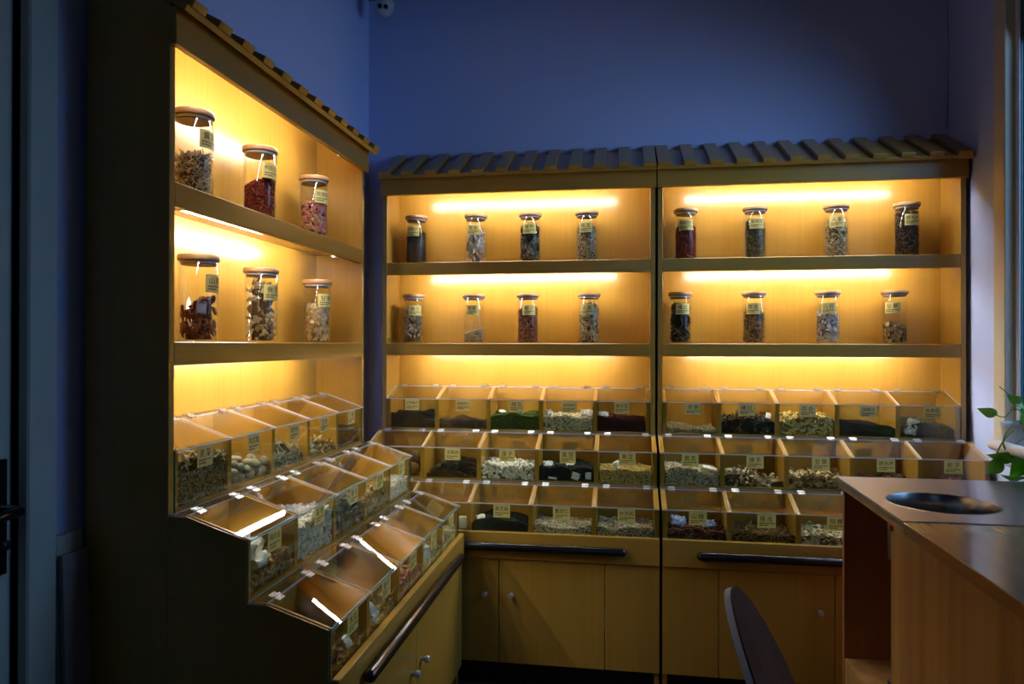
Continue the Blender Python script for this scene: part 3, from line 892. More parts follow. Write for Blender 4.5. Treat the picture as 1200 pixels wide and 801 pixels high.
for side, row, lx, off, ti, kind, size, cname, lo, hi, what in JARS:
    p = to_world(side, (lx, .088 if side != 'left' else .082, SHELF_Z[row] + .0002))
    vx, vy = -p.x, -p.y
    az = math.atan2(vy, vx) + math.asin(max(-1, min(1, off)))      # counter-clockwise = to the right as seen by the viewer
    j = empty('storage_jar', p, az + math.pi / 2)
    where = f'{side} cabinet {ROWN[row]}'
    tag(j, f'wood-lidded glass jar of {what}, {where}', 'jar', 'wood-lidded glass jars')
    link('glass_body', JAR_GLASS, [], j, True)
    smooth_by_angle(link('lid', JAR_LID, [], j))
    link('seal', JAR_SEAL, [], j, True)
    lm = label_mesh(JAR_TEXT[side][row][ti], .060, .046, JAR_R + .0003, len(side) * 77 + row * 10 + ti)
    link('label', lm, [], j, loc=(0, 0, .148))
    az2 = rng.uniform(0, 6.28) if side != 'left' else R(10)
    if side == 'left' and ti in (1,) and row == 0: az2 = R(0)
    if (side, row, ti) == ('middle', 1, 1): az2 = R(0)
    if side == 'left' and kind in ('oval', 'ring'):
        # few, large pieces: each its own object, around a core
        tm, sm = templates(kind, 5)
        rr = np.random.default_rng(31 + row + ti)
        n = 90 if kind == 'oval' else 46
        rad = JAR_R - .0034
        meshes = []
        for tt in tm + tm:
            v, f = tt[0], tt[1]; wt = tt[2] if len(tt) > 2 else np.ones(len(v))
            me = tri_mesh('piece', v * size, f, wt * rr.uniform(.5, 1), sm); me.materials.append(herb(C_[cname])); meshes.append(me)
        for q in range(n):
            on_top = q < n * .22
            a = rr.uniform(-2.9, .9) if not on_top else rr.uniform(0, 6.28)
            tilt = rr.uniform(-.45, .45)
            if on_top:
                rd = (rad - size * 1.1) * math.sqrt(rr.uniform(0, 1)); x, y = rd * math.cos(a), rd * math.sin(a)
                z = lo + (hi - lo) * (x / rad * .5 + .5) + rr.uniform(-.2, .3) * size
                rot = (rr.uniform(-.6, .6), rr.uniform(-.6, .6), rr.uniform(0, 6.28))
                m4 = Matrix.Rotation(rot[2], 4, 'Z') @ Matrix.Rotation(rot[0], 4, 'X')
            else:
                rd = rad - size * .50; x, y = rd * math.cos(a), rd * math.sin(a)
                z = .006 + size + rr.uniform(0, 1) * max(0, lo + (hi - lo) * (math.cos(a) * .5 + .5) - size * 1.6)
                m4 = Matrix.Rotation(a, 4, 'Z') @ Matrix.Rotation(R(90) + tilt, 4, 'Y') @ Matrix.Rotation(rr.uniform(0, 6.28), 4, 'Z')
            nm = 'root_slice' if kind == 'oval' else 'hawthorn_ring'
            o = link(nm, meshes[q % len(meshes)], [])
            m4.translation = Vector((p.x + x, p.y + y, p.z + z)); o.matrix_world = m4
            tag(o, 'pale yellow round root slice heaped in the left cabinet jar' if kind == 'oval' else 'dark red hawthorn ring heaped in the left cabinet jar', 'dried herb',
                'root slices in the left cabinet jar' if kind == 'oval' else 'hawthorn rings in the left cabinet jar')
        cr = heap_jar('herb_heap', rad - size * 1.0, .006, lo - size * 1.2, hi - size * 1.2, 0, 'chip', size * .6, C_[cname], np.random.default_rng(3))
        cr.location = p
        tag(cr, f'heap of {what} in the middle of the jar, {where}', 'herbs')
        continue
    o = heap_jar('herb_heap', JAR_R - .0034, .006, lo, hi, az2, kind, size, C_[cname], np.random.default_rng(int(lx * 1000) + row * 7 + len(side)))
    o.location = p
    tag(o, f'{what} inside the glass jar, {where}', 'herbs')

# ------------------------------------------------------------------ goods in the bins
# side -> row -> bin: (kind, size, colours, heights, back factor, what)
BINS = {
    'left': [
        [('oat', .0055, 'malt', [.070, .072, .070], 1.05, 'olive-brown malted barley grains'), None,
         ('straw', .020, 'straw', [.085, .095, .06, .04], .8, 'pale green-grey straw'),
         ('curl', .016, 'tan', [.030, .060, .055, .03], .9, 'curled tan root pieces'),
         ('oat', .0065, 'clove', [.055, .060, .058], 1.0, 'dark brown cloves')],
        [('chip', .009, 'chen', [.025, .035, .06, .05], 1.2, 'brown crumbled flakes'),
         ('cube', .0085, 'white', [.085, .088, .100, .098], 1.0, 'chalk-white root cubes'),
         ('flake', .016, 'grey', [.070, .085, .095, .070], .9, 'grey and white flat slices'),
         ('chip', .0085, 'tan', [.070, .075, .085, .075], 1.0, 'tan chopped pieces'),
         ('cube', .0065, 'white', [.048, .052, .050, .055], 1.0, 'small white cubes')],
        [('curl', .017, 'chen', [.055, .060, .050, .060], 1.0, 'brown curved fruit slices'),
         ('curl', .014, 'tan', [.055, .050, .062, .060], 1.1, 'small twisted yellow-brown slices'),
         ('bud', .0085, 'rose', [.060, .066, .070, .064], 1.0, 'dusky pink rosebuds'),
         ('bud', .0085, 'gen', [.060, .050, .062, .064], 1.0, 'beige whole pods'),
         ('chip', .0085, 'cream', [.055, .060, .062, .064], 1.0, 'cream chopped pieces')]],
    'middle': [
        [('grain', .0026, 'sesame', [.066, .064, .068, .066, .060], .9, 'very fine black seeds'),
         ('grain', .0028, 'seedbr', [.038, .040, .046, .036, .030, .034], .8, 'fine dark brown seeds'),
         ('bean', .0032, 'mung', [.060, .064, .064, .062], 1.0, 'small green mung beans'),
         ('bean', .0050, 'cream', [.062, .062, .062, .060], 1.0, 'pale cream hyacinth beans'),
         ('bean', .0036, 'redbean', [.062, .058, .052, .046], 1.0, 'dark red adzuki beans')],
        [None,
         ('flake', .011, 'longan', [.012, .045, .060, .064, .052], .9, 'black dried longan flesh'),
         ('ball', .0084, 'white', [.058, .062, .060, .058, .052], 1.0, 'round white lotus seeds'),
         ('bean', .0042, 'sesame', [.056, .058, .056, .055], 1.0, 'glossy black beans'),
         ('bean', .0040, 'soy', [.052, .055, .053, .050], 1.0, 'yellow soybeans')],
        [None, ('oat', .006, 'gen', [.03, .035, .03], 1.0, 'beige slivers'),
         ('grain', .0022, 'sesame', [.052, .070, .073, .070, .066, .048], .9, 'jet-black sesame seeds'),
         ('bean', .0040, 'job', [.055, .052, .046, .050, .056], 1.0, 'off-white grains with tan seams'),
         ('grain', .0048, 'job', [.058, .056, .060, .056, .054], 1.0, 'mottled cream broken nuts')]],
    'right': [
        [('oat', .0055, 'gen', [.024, .020, .016, .018], 1.1, 'a thin layer of beige slivers'),
         ('curl', .015, 'orange', [.066, .075, .072, .068], 1.0, 'black shredded orange peel'),
         ('chip', .0095, 'lily', [.062, .080, .082, .070], 1.0, 'golden-yellow petals'),
         ('grain', .0030, 'sesame', [.056, .058, .054, .046, .034], .9, 'shiny black-brown seeds'),
         ('straw', .0085, 'green', [.045, .062, .066, .055, .040], 1.0, 'grey-green honeysuckle buds')],
        [('oat', .0070, 'cream', [.062, .070, .066, .058, .050], 1.0, 'pale straw-coloured root slivers'),
         ('curl', .021, 'budd', [.058, .066, .050, .032, .044], .9, 'long curled beige slices'),
         ('slice', .0125, 'lico', [.046, .050, .050, .048], 1.0, 'round tan root slices'),
         ('bean', .009, 'seedbr', [.030, .034, .036, .034], 1.1, 'brown wrinkled seeds'),
         ('bean', .008, 'brown', [.030, .030, .030], 1.0, 'reddish brown pods')],
        [('ring', .0110, 'haw', [.058, .060, .058, .060], 1.0, 'red-brown hawthorn rings'),
         ('stick', .015, 'chen', [.058, .066, .064, .060], 1.0, 'brown-green shredded peel'),
         ('chip', .0100, 'cream', [.055, .062, .058, .06], 1.0, 'cream irregular root chips'), None, None]],
}
ROWL = ['top', 'middle', 'bottom']
def bin_box(side, k, i):
    xa, xb = (.02, W - .02) if k == 0 else (0.0, W)
    p = (xb - xa) / NB
    x0, x1 = xa + i * p + .0098, xa + (i + 1) * p - .0098
    if i == 0: x0 = xa + .0188
    if i == NB - 1: x1 = xb - .0188
    yf = -k * S; yb = yf + (S - .009 if k else .184)
    return x0, x1, yf + .003, yb, ZBT[k] + .0004
for side in BINS:
    loc, rz, _ = CAB[side]
    for k in range(3):
        for i in range(NB):
            sp = BINS[side][k][i]
            if sp is None: continue
            x0, x1, y0, y1, z0 = bin_box(side, k, i)
            kind, size, cn, hts, back, what = sp
            o, _h = heap_box('herb_heap', x0, x1, y0, y1, z0, hts, kind, size, C_[cn], np.random.default_rng(1000 + k * 50 + i + len(side) * 300), back)
            o.location = loc; o.rotation_euler = (0, 0, rz)
            tag(o, f'{what}, {ROWL[k]} bin row of the {side} cabinet', 'herbs')

# a paler, fluffier layer on the barley malt in the near bin
x0, x1, y0, y1, z0 = bin_box('left', 0, 0)
o, _h = heap_box('herb_heap', x0, x1, y0, y1, z0 + .074, [.030, .038, .028, .036, .030], 'curl', .011, C_['lico'], np.random.default_rng(77), 1.0)
o.location, o.rotation_euler = CAB['left'][0], (0, 0, CAB['left'][1])
tag(o, 'pale fluffy flakes on top of the malted barley, top bin row of the left cabinet', 'herbs')

# nutmegs: every one its own object
def nut_mesh(name, sx, sy, sz, cols, seed, v0):
    bm = bmesh.new(); bmesh.ops.create_icosphere(bm, subdivisions=2, radius=1)
    r = random.Random(seed)
    ph = [r.uniform(0, 6) for _ in range(3)]
    for v in bm.verts:
        k = 1 + .05 * math.sin(3 * v.co.x + ph[0]) * math.sin(4 * v.co.y + ph[1]) + .04 * math.sin(5 * v.co.z + ph[2])
        v.co = Vector((v.co.x * sx * k, v.co.y * sy * k, v.co.z * sz * k))
    me = bm_mesh(name, bm)
    at = me.attributes.new('pv', 'FLOAT', 'POINT'); at.data.foreach_set('value', [v0] * len(me.vertices))
    me.materials.append(herb(cols)); me.polygons.foreach_set('use_smooth', [True] * len(me.polygons))
    return me
NUTC = [(.10, .085, .06), (.34, .29, .21), (.55, .50, .40)]
NUTS = [nut_mesh('nutmeg', .0165, .0128, .0125, NUTC, s, .35 + .16 * s) for s in range(4)]
def pile(meshes, side, k, i, rad, count, name, label, cat, group, seed):
    """drop rounded things one by one into a bin: each settles at the lowest free spot of a few tries"""
    r = random.Random(seed)
    x0, x1, y0, y1, z0 = bin_box(side, k, i)
    done = []
    for n in range(count):
        best = None
        for t in range(26):
            x, y = r.uniform(x0 + rad * 1.22, x1 - rad * 1.22), r.uniform(y0 + rad * 1.05, y1 - rad * 1.22)
            z = z0 + rad
            for q in done:
                d2 = (q[0] - x) ** 2 + (q[1] - y) ** 2
                if d2 < (2.05 * rad) ** 2: z = max(z, q[2] + math.sqrt((2.05 * rad) ** 2 - d2))
            key = z + (y - y0) * .22
            if best is None or key < best[0]: best = (key, x, y, z)
        done.append(best[1:])
        o = link(name, r.choice(meshes), [])
        o.location = to_world(side, best[1:])
        o.rotation_euler = (r.uniform(-.5, .5), r.uniform(-.5, .5), r.uniform(0, 6.28))
        tag(o, label, cat, group)
pile(NUTS, 'left', 0, 1, .0128, 62, 'nutmeg', 'grey-brown whole nutmeg heaped in the left cabinet top bin row', 'nutmeg', 'nutmegs in the left cabinet bin', 5)
FRUIT = [nut_mesh('dried_fruit', .0270, .0265, .0285, [(.03, .015, .006), (.12, .06, .02), (.2, .11, .04)], 9 + s, .4 + .2 * s) for s in range(2)]
pile(FRUIT, 'middle', 1, 0, .0275, 9, 'dried_fruit', 'round brown dried fruit in the bin at the corner of the cabinets', 'dried fruit', 'round dried fruits in the corner bin', 8)

# sachets and plastic bags lying on the goods
def sachet_mesh(w, h, th, seed, crumple=.12, n=8):
    r = random.Random(seed)
    bm = bmesh.new()
    g = {}
    for s in (1, -1):
        for a in range(n + 1):
            for b in range(n + 1):
                u, v = a / n * 2 - 1, b / n * 2 - 1
                edge = a in (0, n) or b in (0, n)
                if edge and (a, b) in g: g[(a, b, s)] = g[(a, b)]; continue
                e = (1 - u * u) * (1 - v * v)
                z = 0 if edge else s * th * .6 * e ** .5 * (1 + r.uniform(-1, 1) * crumple * 4)
                vt = bm.verts.new((u * w / 2 * (1 + r.uniform(-1, 1) * crumple * .55), v * h / 2 * (1 + r.uniform(-1, 1) * crumple * .55), z + r.uniform(-1, 1) * crumple * th * 1.5))
                g[(a, b, s)] = vt
                if edge: g[(a, b)] = vt
    for s in (1, -1):
        for a in range(n):
            for b in range(n):
                q = [g[(a, b, s)], g[(a + 1, b, s)], g[(a + 1, b + 1, s)], g[(a, b + 1, s)]]
                if s < 0: q.reverse()
                if len(set(q)) >= 3:
                    try: bm.faces.new(q)
                    except ValueError: pass
    return bm_mesh('sachet', bm)

def packet(side, k, i, fx, fy, dz, w, h, th, rot, mat, name, label, crumple=.12, seed=1):
    x0, x1, y0, y1, z0 = bin_box(side, k, i)
    me = sachet_mesh(w, h, th, seed, crumple)
    o = link(name, me, M[mat], smooth=True)
    loc, rz, _ = CAB[side]
    o.location = to_world(side, (x0 + fx * (x1 - x0), y0 + fy * (y1 - y0), z0 + dz))
    o.rotation_euler = (rot[0], rot[1], rot[2] + rz)
    tag(o, label, 'sachet' if 'sachet' in name else 'bag')
    return o
U = R(80)
packet('middle', 0, 2, .20, .30, .072, .030, .022, .007, (.3, .1, .2), 'sachet', 'desiccant_sachet', 'small white sachet on the green mung beans, left one of two', .4, 1)
packet('middle', 0, 2, .55, .30, .072, .022, .016, .006, (.2, .1, 1), 'sachet', 'desiccant_sachet', 'tiny white sachet on the green mung beans, right one of two', .4, 2)
packet('middle', 0, 3, .10, .20, .072, .034, .030, .009, (.6, .1, .3), 'sachet', 'desiccant_sachet', 'white sachet at the left side of the cream hyacinth beans', .4, 3)
packet('middle', 0, 3, .88, .22, .073, .052, .036, .010, (.7, .1, 0), 'sachet', 'desiccant_sachet', 'larger white sachet at the right side of the cream hyacinth beans', .4, 4)
packet('middle', 0, 4, .12, .2, .070, .045, .032, .009, (.6, .1, .2), 'sachet', 'desiccant_sachet', 'white sachet on the dark red adzuki beans', .4, 5)
packet('middle', 1, 3, .15, .2, .064, .040, .030, .008, (.5, 0, .3), 'sachet', 'desiccant_sachet', 'white sachet on top of the black beans, at their left', .4, 6)
packet('middle', 1, 3, .55, .25, .064, .034, .024, .006, (.3, 0, .1), 'sachet', 'desiccant_sachet', 'white sachet on top of the black beans, near their middle', .4, 7)
packet('middle', 1, 3, .67, .004, .022, .034, .030, .0006, (R(90), .3, 0), 'sachet', 'desiccant_sachet', 'tilted white sachet pressed against the glass in the black beans', .06, 8)
packet('middle', 1, 3, .90, .004, .024, .024, .030, .0006, (R(90), 0, 0), 'sachet', 'desiccant_sachet', 'upright grey-white sachet in the black beans beside the divider', .06, 9)
packet('middle', 1, 3, .25, .004, .012, .036, .008, .0006, (R(90), .12, 0), 'sachet', 'desiccant_sachet', 'thin edge of a white sachet low in the black beans', .06, 10)
packet('middle', 1, 4, .33, .12, .066, .026, .034, .006, (R(75), -.2, .2), 'sachet', 'desiccant_sachet', 'pointed white sachet standing on the yellow soybeans', .3, 11)
packet('middle', 2, 1, .93, .02, .050, .036, .050, .003, (U, 0, 0), 'sachet', 'desiccant_sachet', 'silver-white packet beside the black sesame, next to the divider', .1, 12)
packet('middle', 2, 2, .14, .12, .072, .034, .022, .007, (.5, -.2, .2), 'sachet', 'desiccant_sachet', 'white sachet on the left of the black sesame heap', .2, 13)
packet('right', 0, 1, .90, .12, .076, .022, .030, .005, (.9, .3, 0), 'sachet', 'desiccant_sachet', 'small bright sachet among the black orange peel', .2, 14)
packet('right', 0, 4, .22, .05, .040, .045, .070, .008, (R(80), .3, 0), 'plastic_bag', 'plastic_bag', 'crumpled clear bag among the grey-green honeysuckle buds', .35, 15)
packet('right', 1, 0, .84, .16, .066, .060, .035, .006, (.25, .25, 0), 'sachet', 'desiccant_sachet', 'white sachet on the straw-coloured root slivers', .15, 16)
packet('right', 2, 0, .20, .3, .078, .062, .050, .012, (.6, .1, .2), 'blue_bag', 'plastic_bag', 'blue-grey bag on the left of the hawthorn rings', .3, 17)
packet('right', 2, 0, .72, .3, .070, .056, .045, .010, (.5, -.1, .1), 'blue_bag', 'plastic_bag', 'blue-grey bag on the right of the hawthorn rings', .3, 18)
packet('right', 2, 2, .88, .12, .066, .022, .024, .004, (.9, .1, 0), 'sachet', 'desiccant_sachet', 'small white sachet on the cream root chips', .15, 19)
packet('left', 0, 3, .20, .10, .030, .036, .036, .012, (R(70), .1, 0), 'sachet', 'desiccant_sachet', 'white twisted sachet among the curled tan root pieces', .3, 20)
packet('left', 1, 0, .42, .28, .066, .104, .095, .032, (.75, .30, .15), 'plastic_bag', 'plastic_bag', 'large crumpled clear bag in the nearest bin of the left cabinet', .35, 21)
packet('left', 2, 1, .25, .06, .056, .052, .052, .010, (R(70), .3, .1), 'plastic_bag', 'plastic_bag', 'crumpled white bag among the twisted yellow-brown slices', .35, 22)
packet('left', 2, 3, .40, .06, .054, .060, .048, .009, (R(72), -.3, .1), 'plastic_bag', 'plastic_bag', 'crumpled white bag among the beige whole pods', .35, 23)
packet('left', 2, 4, .15, .05, .062, .040, .040, .007, (R(75), .2, .1), 'sachet', 'desiccant_sachet', 'white sachet on the cream chopped pieces', .2, 24)
packet('left', 2, 0, .55, .06, .052, .055, .030, .007, (R(60), .2, .1), 'sachet', 'desiccant_sachet', 'white sachet on the brown curved fruit slices', .2, 25)
# sachets in the hawthorn jar
pj = to_world('left', (.240, .082, SHELF_Z[1]))
for q, (dx, dy, dz, w, h, ry, lab) in enumerate(((.028, -.031, .088, .024, .034, .1, 'silver-blue sachet high in the jar of hawthorn rings'), (.004, -.040, .046, .012, .026, -.3, 'small pale sachet low in the jar of hawthorn rings'))):
    o = link('desiccant_sachet', sachet_mesh(w, h, .0018, 60 + q, .05), M['blue_bag'] if q == 0 else M['sachet'], smooth=True)
    o.location = (pj.x + dx, pj.y + dy, pj.z + dz)
    o.rotation_euler = (R(85), ry, math.atan2(dy, dx) + R(90))
    tag(o, lab, 'sachet')

# ------------------------------------------------------------------ counter at the right
ZT = 0.88
c = empty('counter', (0, 0, 0)); tag(c, 'wood counter with steel top and round hole at the right', 'counter')
def xl(y): return 0.647 + (y - 1.28) / (2.428 - 1.28) * .028
YF, YN, YSEAM, XR = 2.428, 0.35, 1.838, XW1 - .006
prism('worktop', [(xl(YSEAM), YSEAM), (XR, YSEAM), (XR, YN), (xl(YN), YN)], 'z', ZT - .032, ZT - .002, M['counter_top'], c, .002)
# worktop under the steel, with the round hole
HC, HR = (0.8366, 2.062), 0.132
def plate_with_hole(name, poly, z0, z1, ctr, rad, mat, parent, seg=48):
    bm = bmesh.new()
    # each hole vertex is joined to the point where its ray meets the outline
    angs = sorted(set([2 * math.pi * k / seg for k in range(seg)] + [math.atan2(p[1] - ctr[1], p[0] - ctr[0]) % (2 * math.pi) for p in poly]))
    def hit(a):
        d = (math.cos(a), math.sin(a)); best = None
        for i in range(len(poly)):
            p, q = poly[i], poly[(i + 1) % len(poly)]
            ex, ey = q[0] - p[0], q[1] - p[1]
            den = d[0] * ey - d[1] * ex
            if abs(den) < 1e-12: continue
            t = ((p[0] - ctr[0]) * ey - (p[1] - ctr[1]) * ex) / den
            s = ((p[0] - ctr[0]) * d[1] - (p[1] - ctr[1]) * d[0]) / den
            if t > 0 and -1e-9 <= s <= 1 + 1e-9 and (best is None or t < best): best = t
        return ctr[0] + d[0] * best, ctr[1] + d[1] * best
    L = []
    for a in angs:
        o_ = hit(a); i_ = (ctr[0] + rad * math.cos(a), ctr[1] + rad * math.sin(a))
        L.append([bm.verts.new((o_[0], o_[1], z1)), bm.verts.new((i_[0], i_[1], z1)), bm.verts.new((i_[0], i_[1], z0)), bm.verts.new((o_[0], o_[1], z0))])
    n = len(L)
    for k in range(n):
        A, B = L[k], L[(k + 1) % n]
        for e in range(4):
            bm.faces.new((A[e], B[e], B[(e + 1) % 4], A[(e + 1) % 4]))
    bmesh.ops.remove_doubles(bm, verts=bm.verts, dist=1e-5)
    return link(name, bm_mesh(name, bm), mat, parent)
plate_with_hole('worktop', [(xl(YSEAM) + .004, YSEAM + .0005), (XR, YSEAM + .0005), (XR, YF - .004), (xl(YF) + .004, YF - .004)], ZT - .032, ZT - .004, HC, HR + .004, M['counter_wood'], c)
st = plate_with_hole('steel_sheet', [(xl(YSEAM), YSEAM), (XR, YSEAM), (XR, YF), (xl(YF), YF)], ZT - .0035, ZT, HC, HR, M['steel'], c)
prism('edge_flange', [(xl(YSEAM) - .001, YSEAM), (xl(YSEAM) + .0025, YSEAM), (xl(YF) + .0025, YF), (xl(YF) - .001, YF)], 'z', ZT - .016, ZT - .003, M['steel'], st)
lm = lathe_mesh('waste_hole_liner', [(HR + .006, -.0002), (HR - .0005, .0012), (HR - .002, -.001), (HR - .004, -.035), (HR - .006, -.16), (0, -.165)], 48)
smooth_by_angle(link('waste_hole_liner', lm, M['steel_dark'], c, loc=(HC[0], HC[1], ZT)), 50)
# carcass
def slab(name, y0, y1, z0, z1, inset, th, mat):
    return prism(name, [(xl(y0) + inset, y0), (xl(y0) + inset + th, y0), (xl(y1) + inset + th, y1), (xl(y1) + inset, y1)], 'z', z0, z1, mat, c, .001)
YNI = 1.965
slab('front_panel', YN + .02, YNI, .02, ZT - .033, .014, .018, M['counter_wood'])
box('end_panel', xl(YF) + .012, XR - .01, YF - .038, YF - .018, 0, ZT - .033, M['niche_wood'], c, .001)
slab('lower_panel', YNI, YF - .040, .02, .300, .014, .018, M['counter_wood'])
prism('niche_floor', [(xl(YNI) + .013, YNI - .25), (XR - .3, YNI - .25), (XR - .3, YF - .039), (xl(YF) + .013, YF - .039)], 'z', .300, .318, M['counter_wood'], c, .001)
box('niche_partition', xl(YNI) + .034, XR - .3, YNI - .27, YNI - .252, .02, ZT - .033, M['niche_wood'], c, .001)
box('rear_panel', XR - .29, XR - .27, YN + .02, YF - .04, .02, ZT - .033, M['niche_wood'], c, .001)
tube('shelf_pin', [(xl(YNI) + .024, YNI + .001, .675), (xl(YNI) + .024, YNI + .012, .675)], .006, M['white_plastic'], c, 10)
tube('hinge_cup', [(xl(YNI) + .022, YNI + .001, .43), (xl(YNI) + .022, YNI + .016, .43)], .012, M['black'], c, 10)
tube('screw_cover', [(xl(YNI) + .006, YNI - .012, .835), (xl(YNI) + .0135, YNI - .012, .835)], .008, M['niche_wood'], c, 10)

# ------------------------------------------------------------------ chair
ch = empty('chair', (0.342, 1.160, 0), R(-12.6)); tag(ch, 'chair with white shell edge and brown back, facing the counter', 'chair')
def chair_sheet(name, fn, outline, off0, off1, mat, nu=14, nv=26):
    """fn(u,v)->point; outline(v)->half width; solid between two offsets along the normal"""
    bm = bmesh.new(); L = []
    for off in (off0, off1):
        G = []
        for b in range(nv + 1):
            v = 1 - (1 - b / nv) ** 2.4; row = []
            for a in range(nu + 1):
                u = (a / nu * 2 - 1) * outline(v)
                e = 1e-3
                p = fn(u, v); du = fn(u + e, v) - p; dv = fn(u, v + e) - p
                nrm = du.cross(dv).normalized()
                row.append(bm.verts.new(p + nrm * off))
            G.append(row)
        L.append(G)
    for gi, G in enumerate(L):
        for b in range(nv):
            for a in range(nu):
                q = [G[b][a], G[b][a + 1], G[b + 1][a + 1], G[b + 1][a]]
                bm.faces.new(q if gi else list(reversed(q)))
    A, B = L
    for b in range(nv):
        for a_ in (0, nu):
            bm.faces.new((A[b][a_], A[b + 1][a_], B[b + 1][a_], B[b][a_]))
    for a in range(nu):
        for b_ in (0, nv):
            bm.faces.new((A[b_][a], A[b_][a + 1], B[b_][a + 1], B[b_][a]))
    bmesh.ops.remove_doubles(bm, verts=bm.verts, dist=1e-5)
    return smooth_by_angle(link(name, bm_mesh(name, bm), mat, ch), 40)
# chair faces local +x; u runs along local y; backrest leans towards -x at the top
def back_fn(u, v):
    z = .47 + .435 * v
    x = -.02 - .125 * v - .03 * v * v + .35 * u * u
    return Vector((x, u, z))
def back_out(v):
    return max(.004, .205 * math.sqrt(max(0, 1 - max(0, (v - .12) / .88) ** 2)))
def seat_fn(u, v):
    x = -.05 + .33 * v
    return Vector((x, u, .455 + .02 * (1 - v) ** 3 - .015 * math.sin(math.pi * v) + .25 * u * u - (.03 * max(0, v - .8) ** 1 * 3)))
def seat_out(v): return .20 + .03 * math.sin(math.pi * min(1, v * 1.1)) if v < .85 else .20 * (1 - ((v - .85) / .15) ** 2 * .35)
chair_sheet('backrest_shell', back_fn, back_out, -.010, .0, M['white_shell'])
chair_sheet('backrest_pad', back_fn, lambda v: back_out(v) * .985, .0002, .003, M['chair_brown'])
chair_sheet('seat_shell', seat_fn, seat_out, -.010, 0, M['white_shell'])
chair_sheet('seat_pad', seat_fn, lambda v: seat_out(v) * .97, .0002, .007, M['chair_brown'])
for sx, sy in ((0, -1), (0, 1), (1, -1), (1, 1)):
    tube('leg', [(.02 + sx * .16, sy * .12, .448), (-.03 + sx * .27, sy * .20, .002)], [.014, .010], M['white_shell'], ch, 10)

# ------------------------------------------------------------------ window rail, plant
rl = empty('window_rail', (1.235, 2.66, .966)); tag(rl, 'white rounded rail in front of the window sill', 'rail')
pts = [(0, .0, 0)] + [(0, -.018 * (1 - math.cos(math.pi / 2 * i / 6)), 0) for i in range(1, 7)]
tube('bar', [(0, -.018 * (1 - math.cos(math.pi / 2 * i / 6)), 0) for i in range(7)] + [(0, -.9, 0)], [max(.001, .0185 * math.sin(math.pi / 2 * i / 6)) for i in range(7)] + [.0185], M['white_plastic'], rl, 16)
for yy in (-.12, -.75):
    tube('bracket', [(0, yy, 0), (.121, yy, 0)], .008, M['white_plastic'], rl, 8)

pp = Vector((1.300, 2.615, .911))
plant = empty('potted_pothos', pp); tag(plant, 'trailing green pothos in a grey pot by the window', 'plant')
pot = lathe_mesh('pot', [(0, 0), (.036, 0), (.040, .01), (.050, .118), (.054, .120), (.054, .132), (.049, .132), (.046, .112), (0, .112)], 32)
smooth_by_angle(link('pot', pot, M['pot'], plant), 40)
soil = lathe_mesh('soil', [(0, .113), (.0455, .1135), (.0455, .1125), (0, .112)], 24)
link('soil', soil, plain('soil', (.03, .02, .014), .9), plant)
def leaf_mesh(seed):
    r = random.Random(seed)
    bm = bmesh.new()
    n = 12
    mid, lft, rgt = [], [], []
    for i in range(n + 1):
        t = i / n
        w = .62 * (math.sin(math.pi * t ** .62)) ** .9 * (1 - .25 * t)
        x = t * 1.12 - .12
        back = -.16 * max(0, 1 - t * 6)
        droop = -.35 * t * t
        mid.append(bm.verts.new((x, 0, droop)))
        lft.append(bm.verts.new((x + back, w * .75, droop + .12 * w))); rgt.append(bm.verts.new((x + back, -w * .75, droop + .12 * w)))
    for i in range(n):
        bm.faces.new((mid[i], mid[i + 1], lft[i + 1], lft[i])); bm.faces.new((mid[i + 1], mid[i], rgt[i], rgt[i + 1]))
    bmesh.ops.solidify(bm, geom=list(bm.faces), thickness=.015)
    me = bm_mesh('leaf', bm); me.materials.append(M['leaf']); me.polygons.foreach_set('use_smooth', [True] * len(me.polygons))
    return me
LEAF = [leaf_mesh(s) for s in range(2)]
def leaf(p, size, rot):
    o = link('leaf', LEAF[random.randrange(2)], [], plant, loc=p)
    o.scale = (size,) * 3; o.rotation_euler = rot
    return o
def stem(pts, rad=.0022):
    P = [Vector(p) for p in pts]
    out = []
    for i in range(len(P) - 1):
        a, b = P[max(i - 1, 0)], P[i]; cc, d = P[i + 1], P[min(i + 2, len(P) - 1)]
        for k in range(6):
            t = k / 6
            out.append(.5 * ((2 * b) + (-a + cc) * t + (2 * a - 5 * b + 4 * cc - d) * t * t + (-a + 3 * b - 3 * cc + d) * t ** 3))
    out.append(P[-1])
    return tube('stem', out, rad, M['stem'], plant, 6)
# layout in the plant's own frame (x towards the wall, y away from the viewer)
stem([(0, 0, .11), (-.008, -.03, .17), (-.028, -.015, .176), (-.049, -.015, .153), (-.072, -.015, .156), (-.088, -.015, .166)], .0018)
leaf((-.084, -.015, .164), .046, (R(62), R(188), R(-8)))
stem([(0, 0, .11), (.004, -.01, .19), (-.020, -.005, .215), (-.034, .005, .231), (-.057, .005, .252)], .0018)
leaf((-.010, -.02, .205), .040, (R(60), R(200), R(10)))
leaf((-.014, -.015, .200), .034, (R(50), R(30), R(-10)))
leaf((.004, -.05, .215), .050, (R(75), R(40), R(-15)))
stem([(0, -.01, .11), (-.017, -.055, .143), (-.057, -.075, .134), (-.085, -.085, .093), (-.085, -.085, .060), (-.062, -.095, .029), (-.032, -.095, .022), (.0, -.10, .03)], .0030)
stem([(-.045, -.065, .115), (-.075, -.075, .090), (-.096, -.075, .055), (-.112, -.075, .0), (-.104, -.075, -.05)], .0026)
stem([(-.095, -.085, .028), (-.080, -.09, .018), (-.062, -.09, .016), (-.045, -.09, .024)], .0014)
stem([(-.112, -.075, .0), (-.100, -.078, -.012), (-.094, -.078, -.006), (-.098, -.076, .002)], .0013)
stem([(-.01, -.06, .10), (-.03, -.08, .085), (-.075, -.08, .06)], .0016)
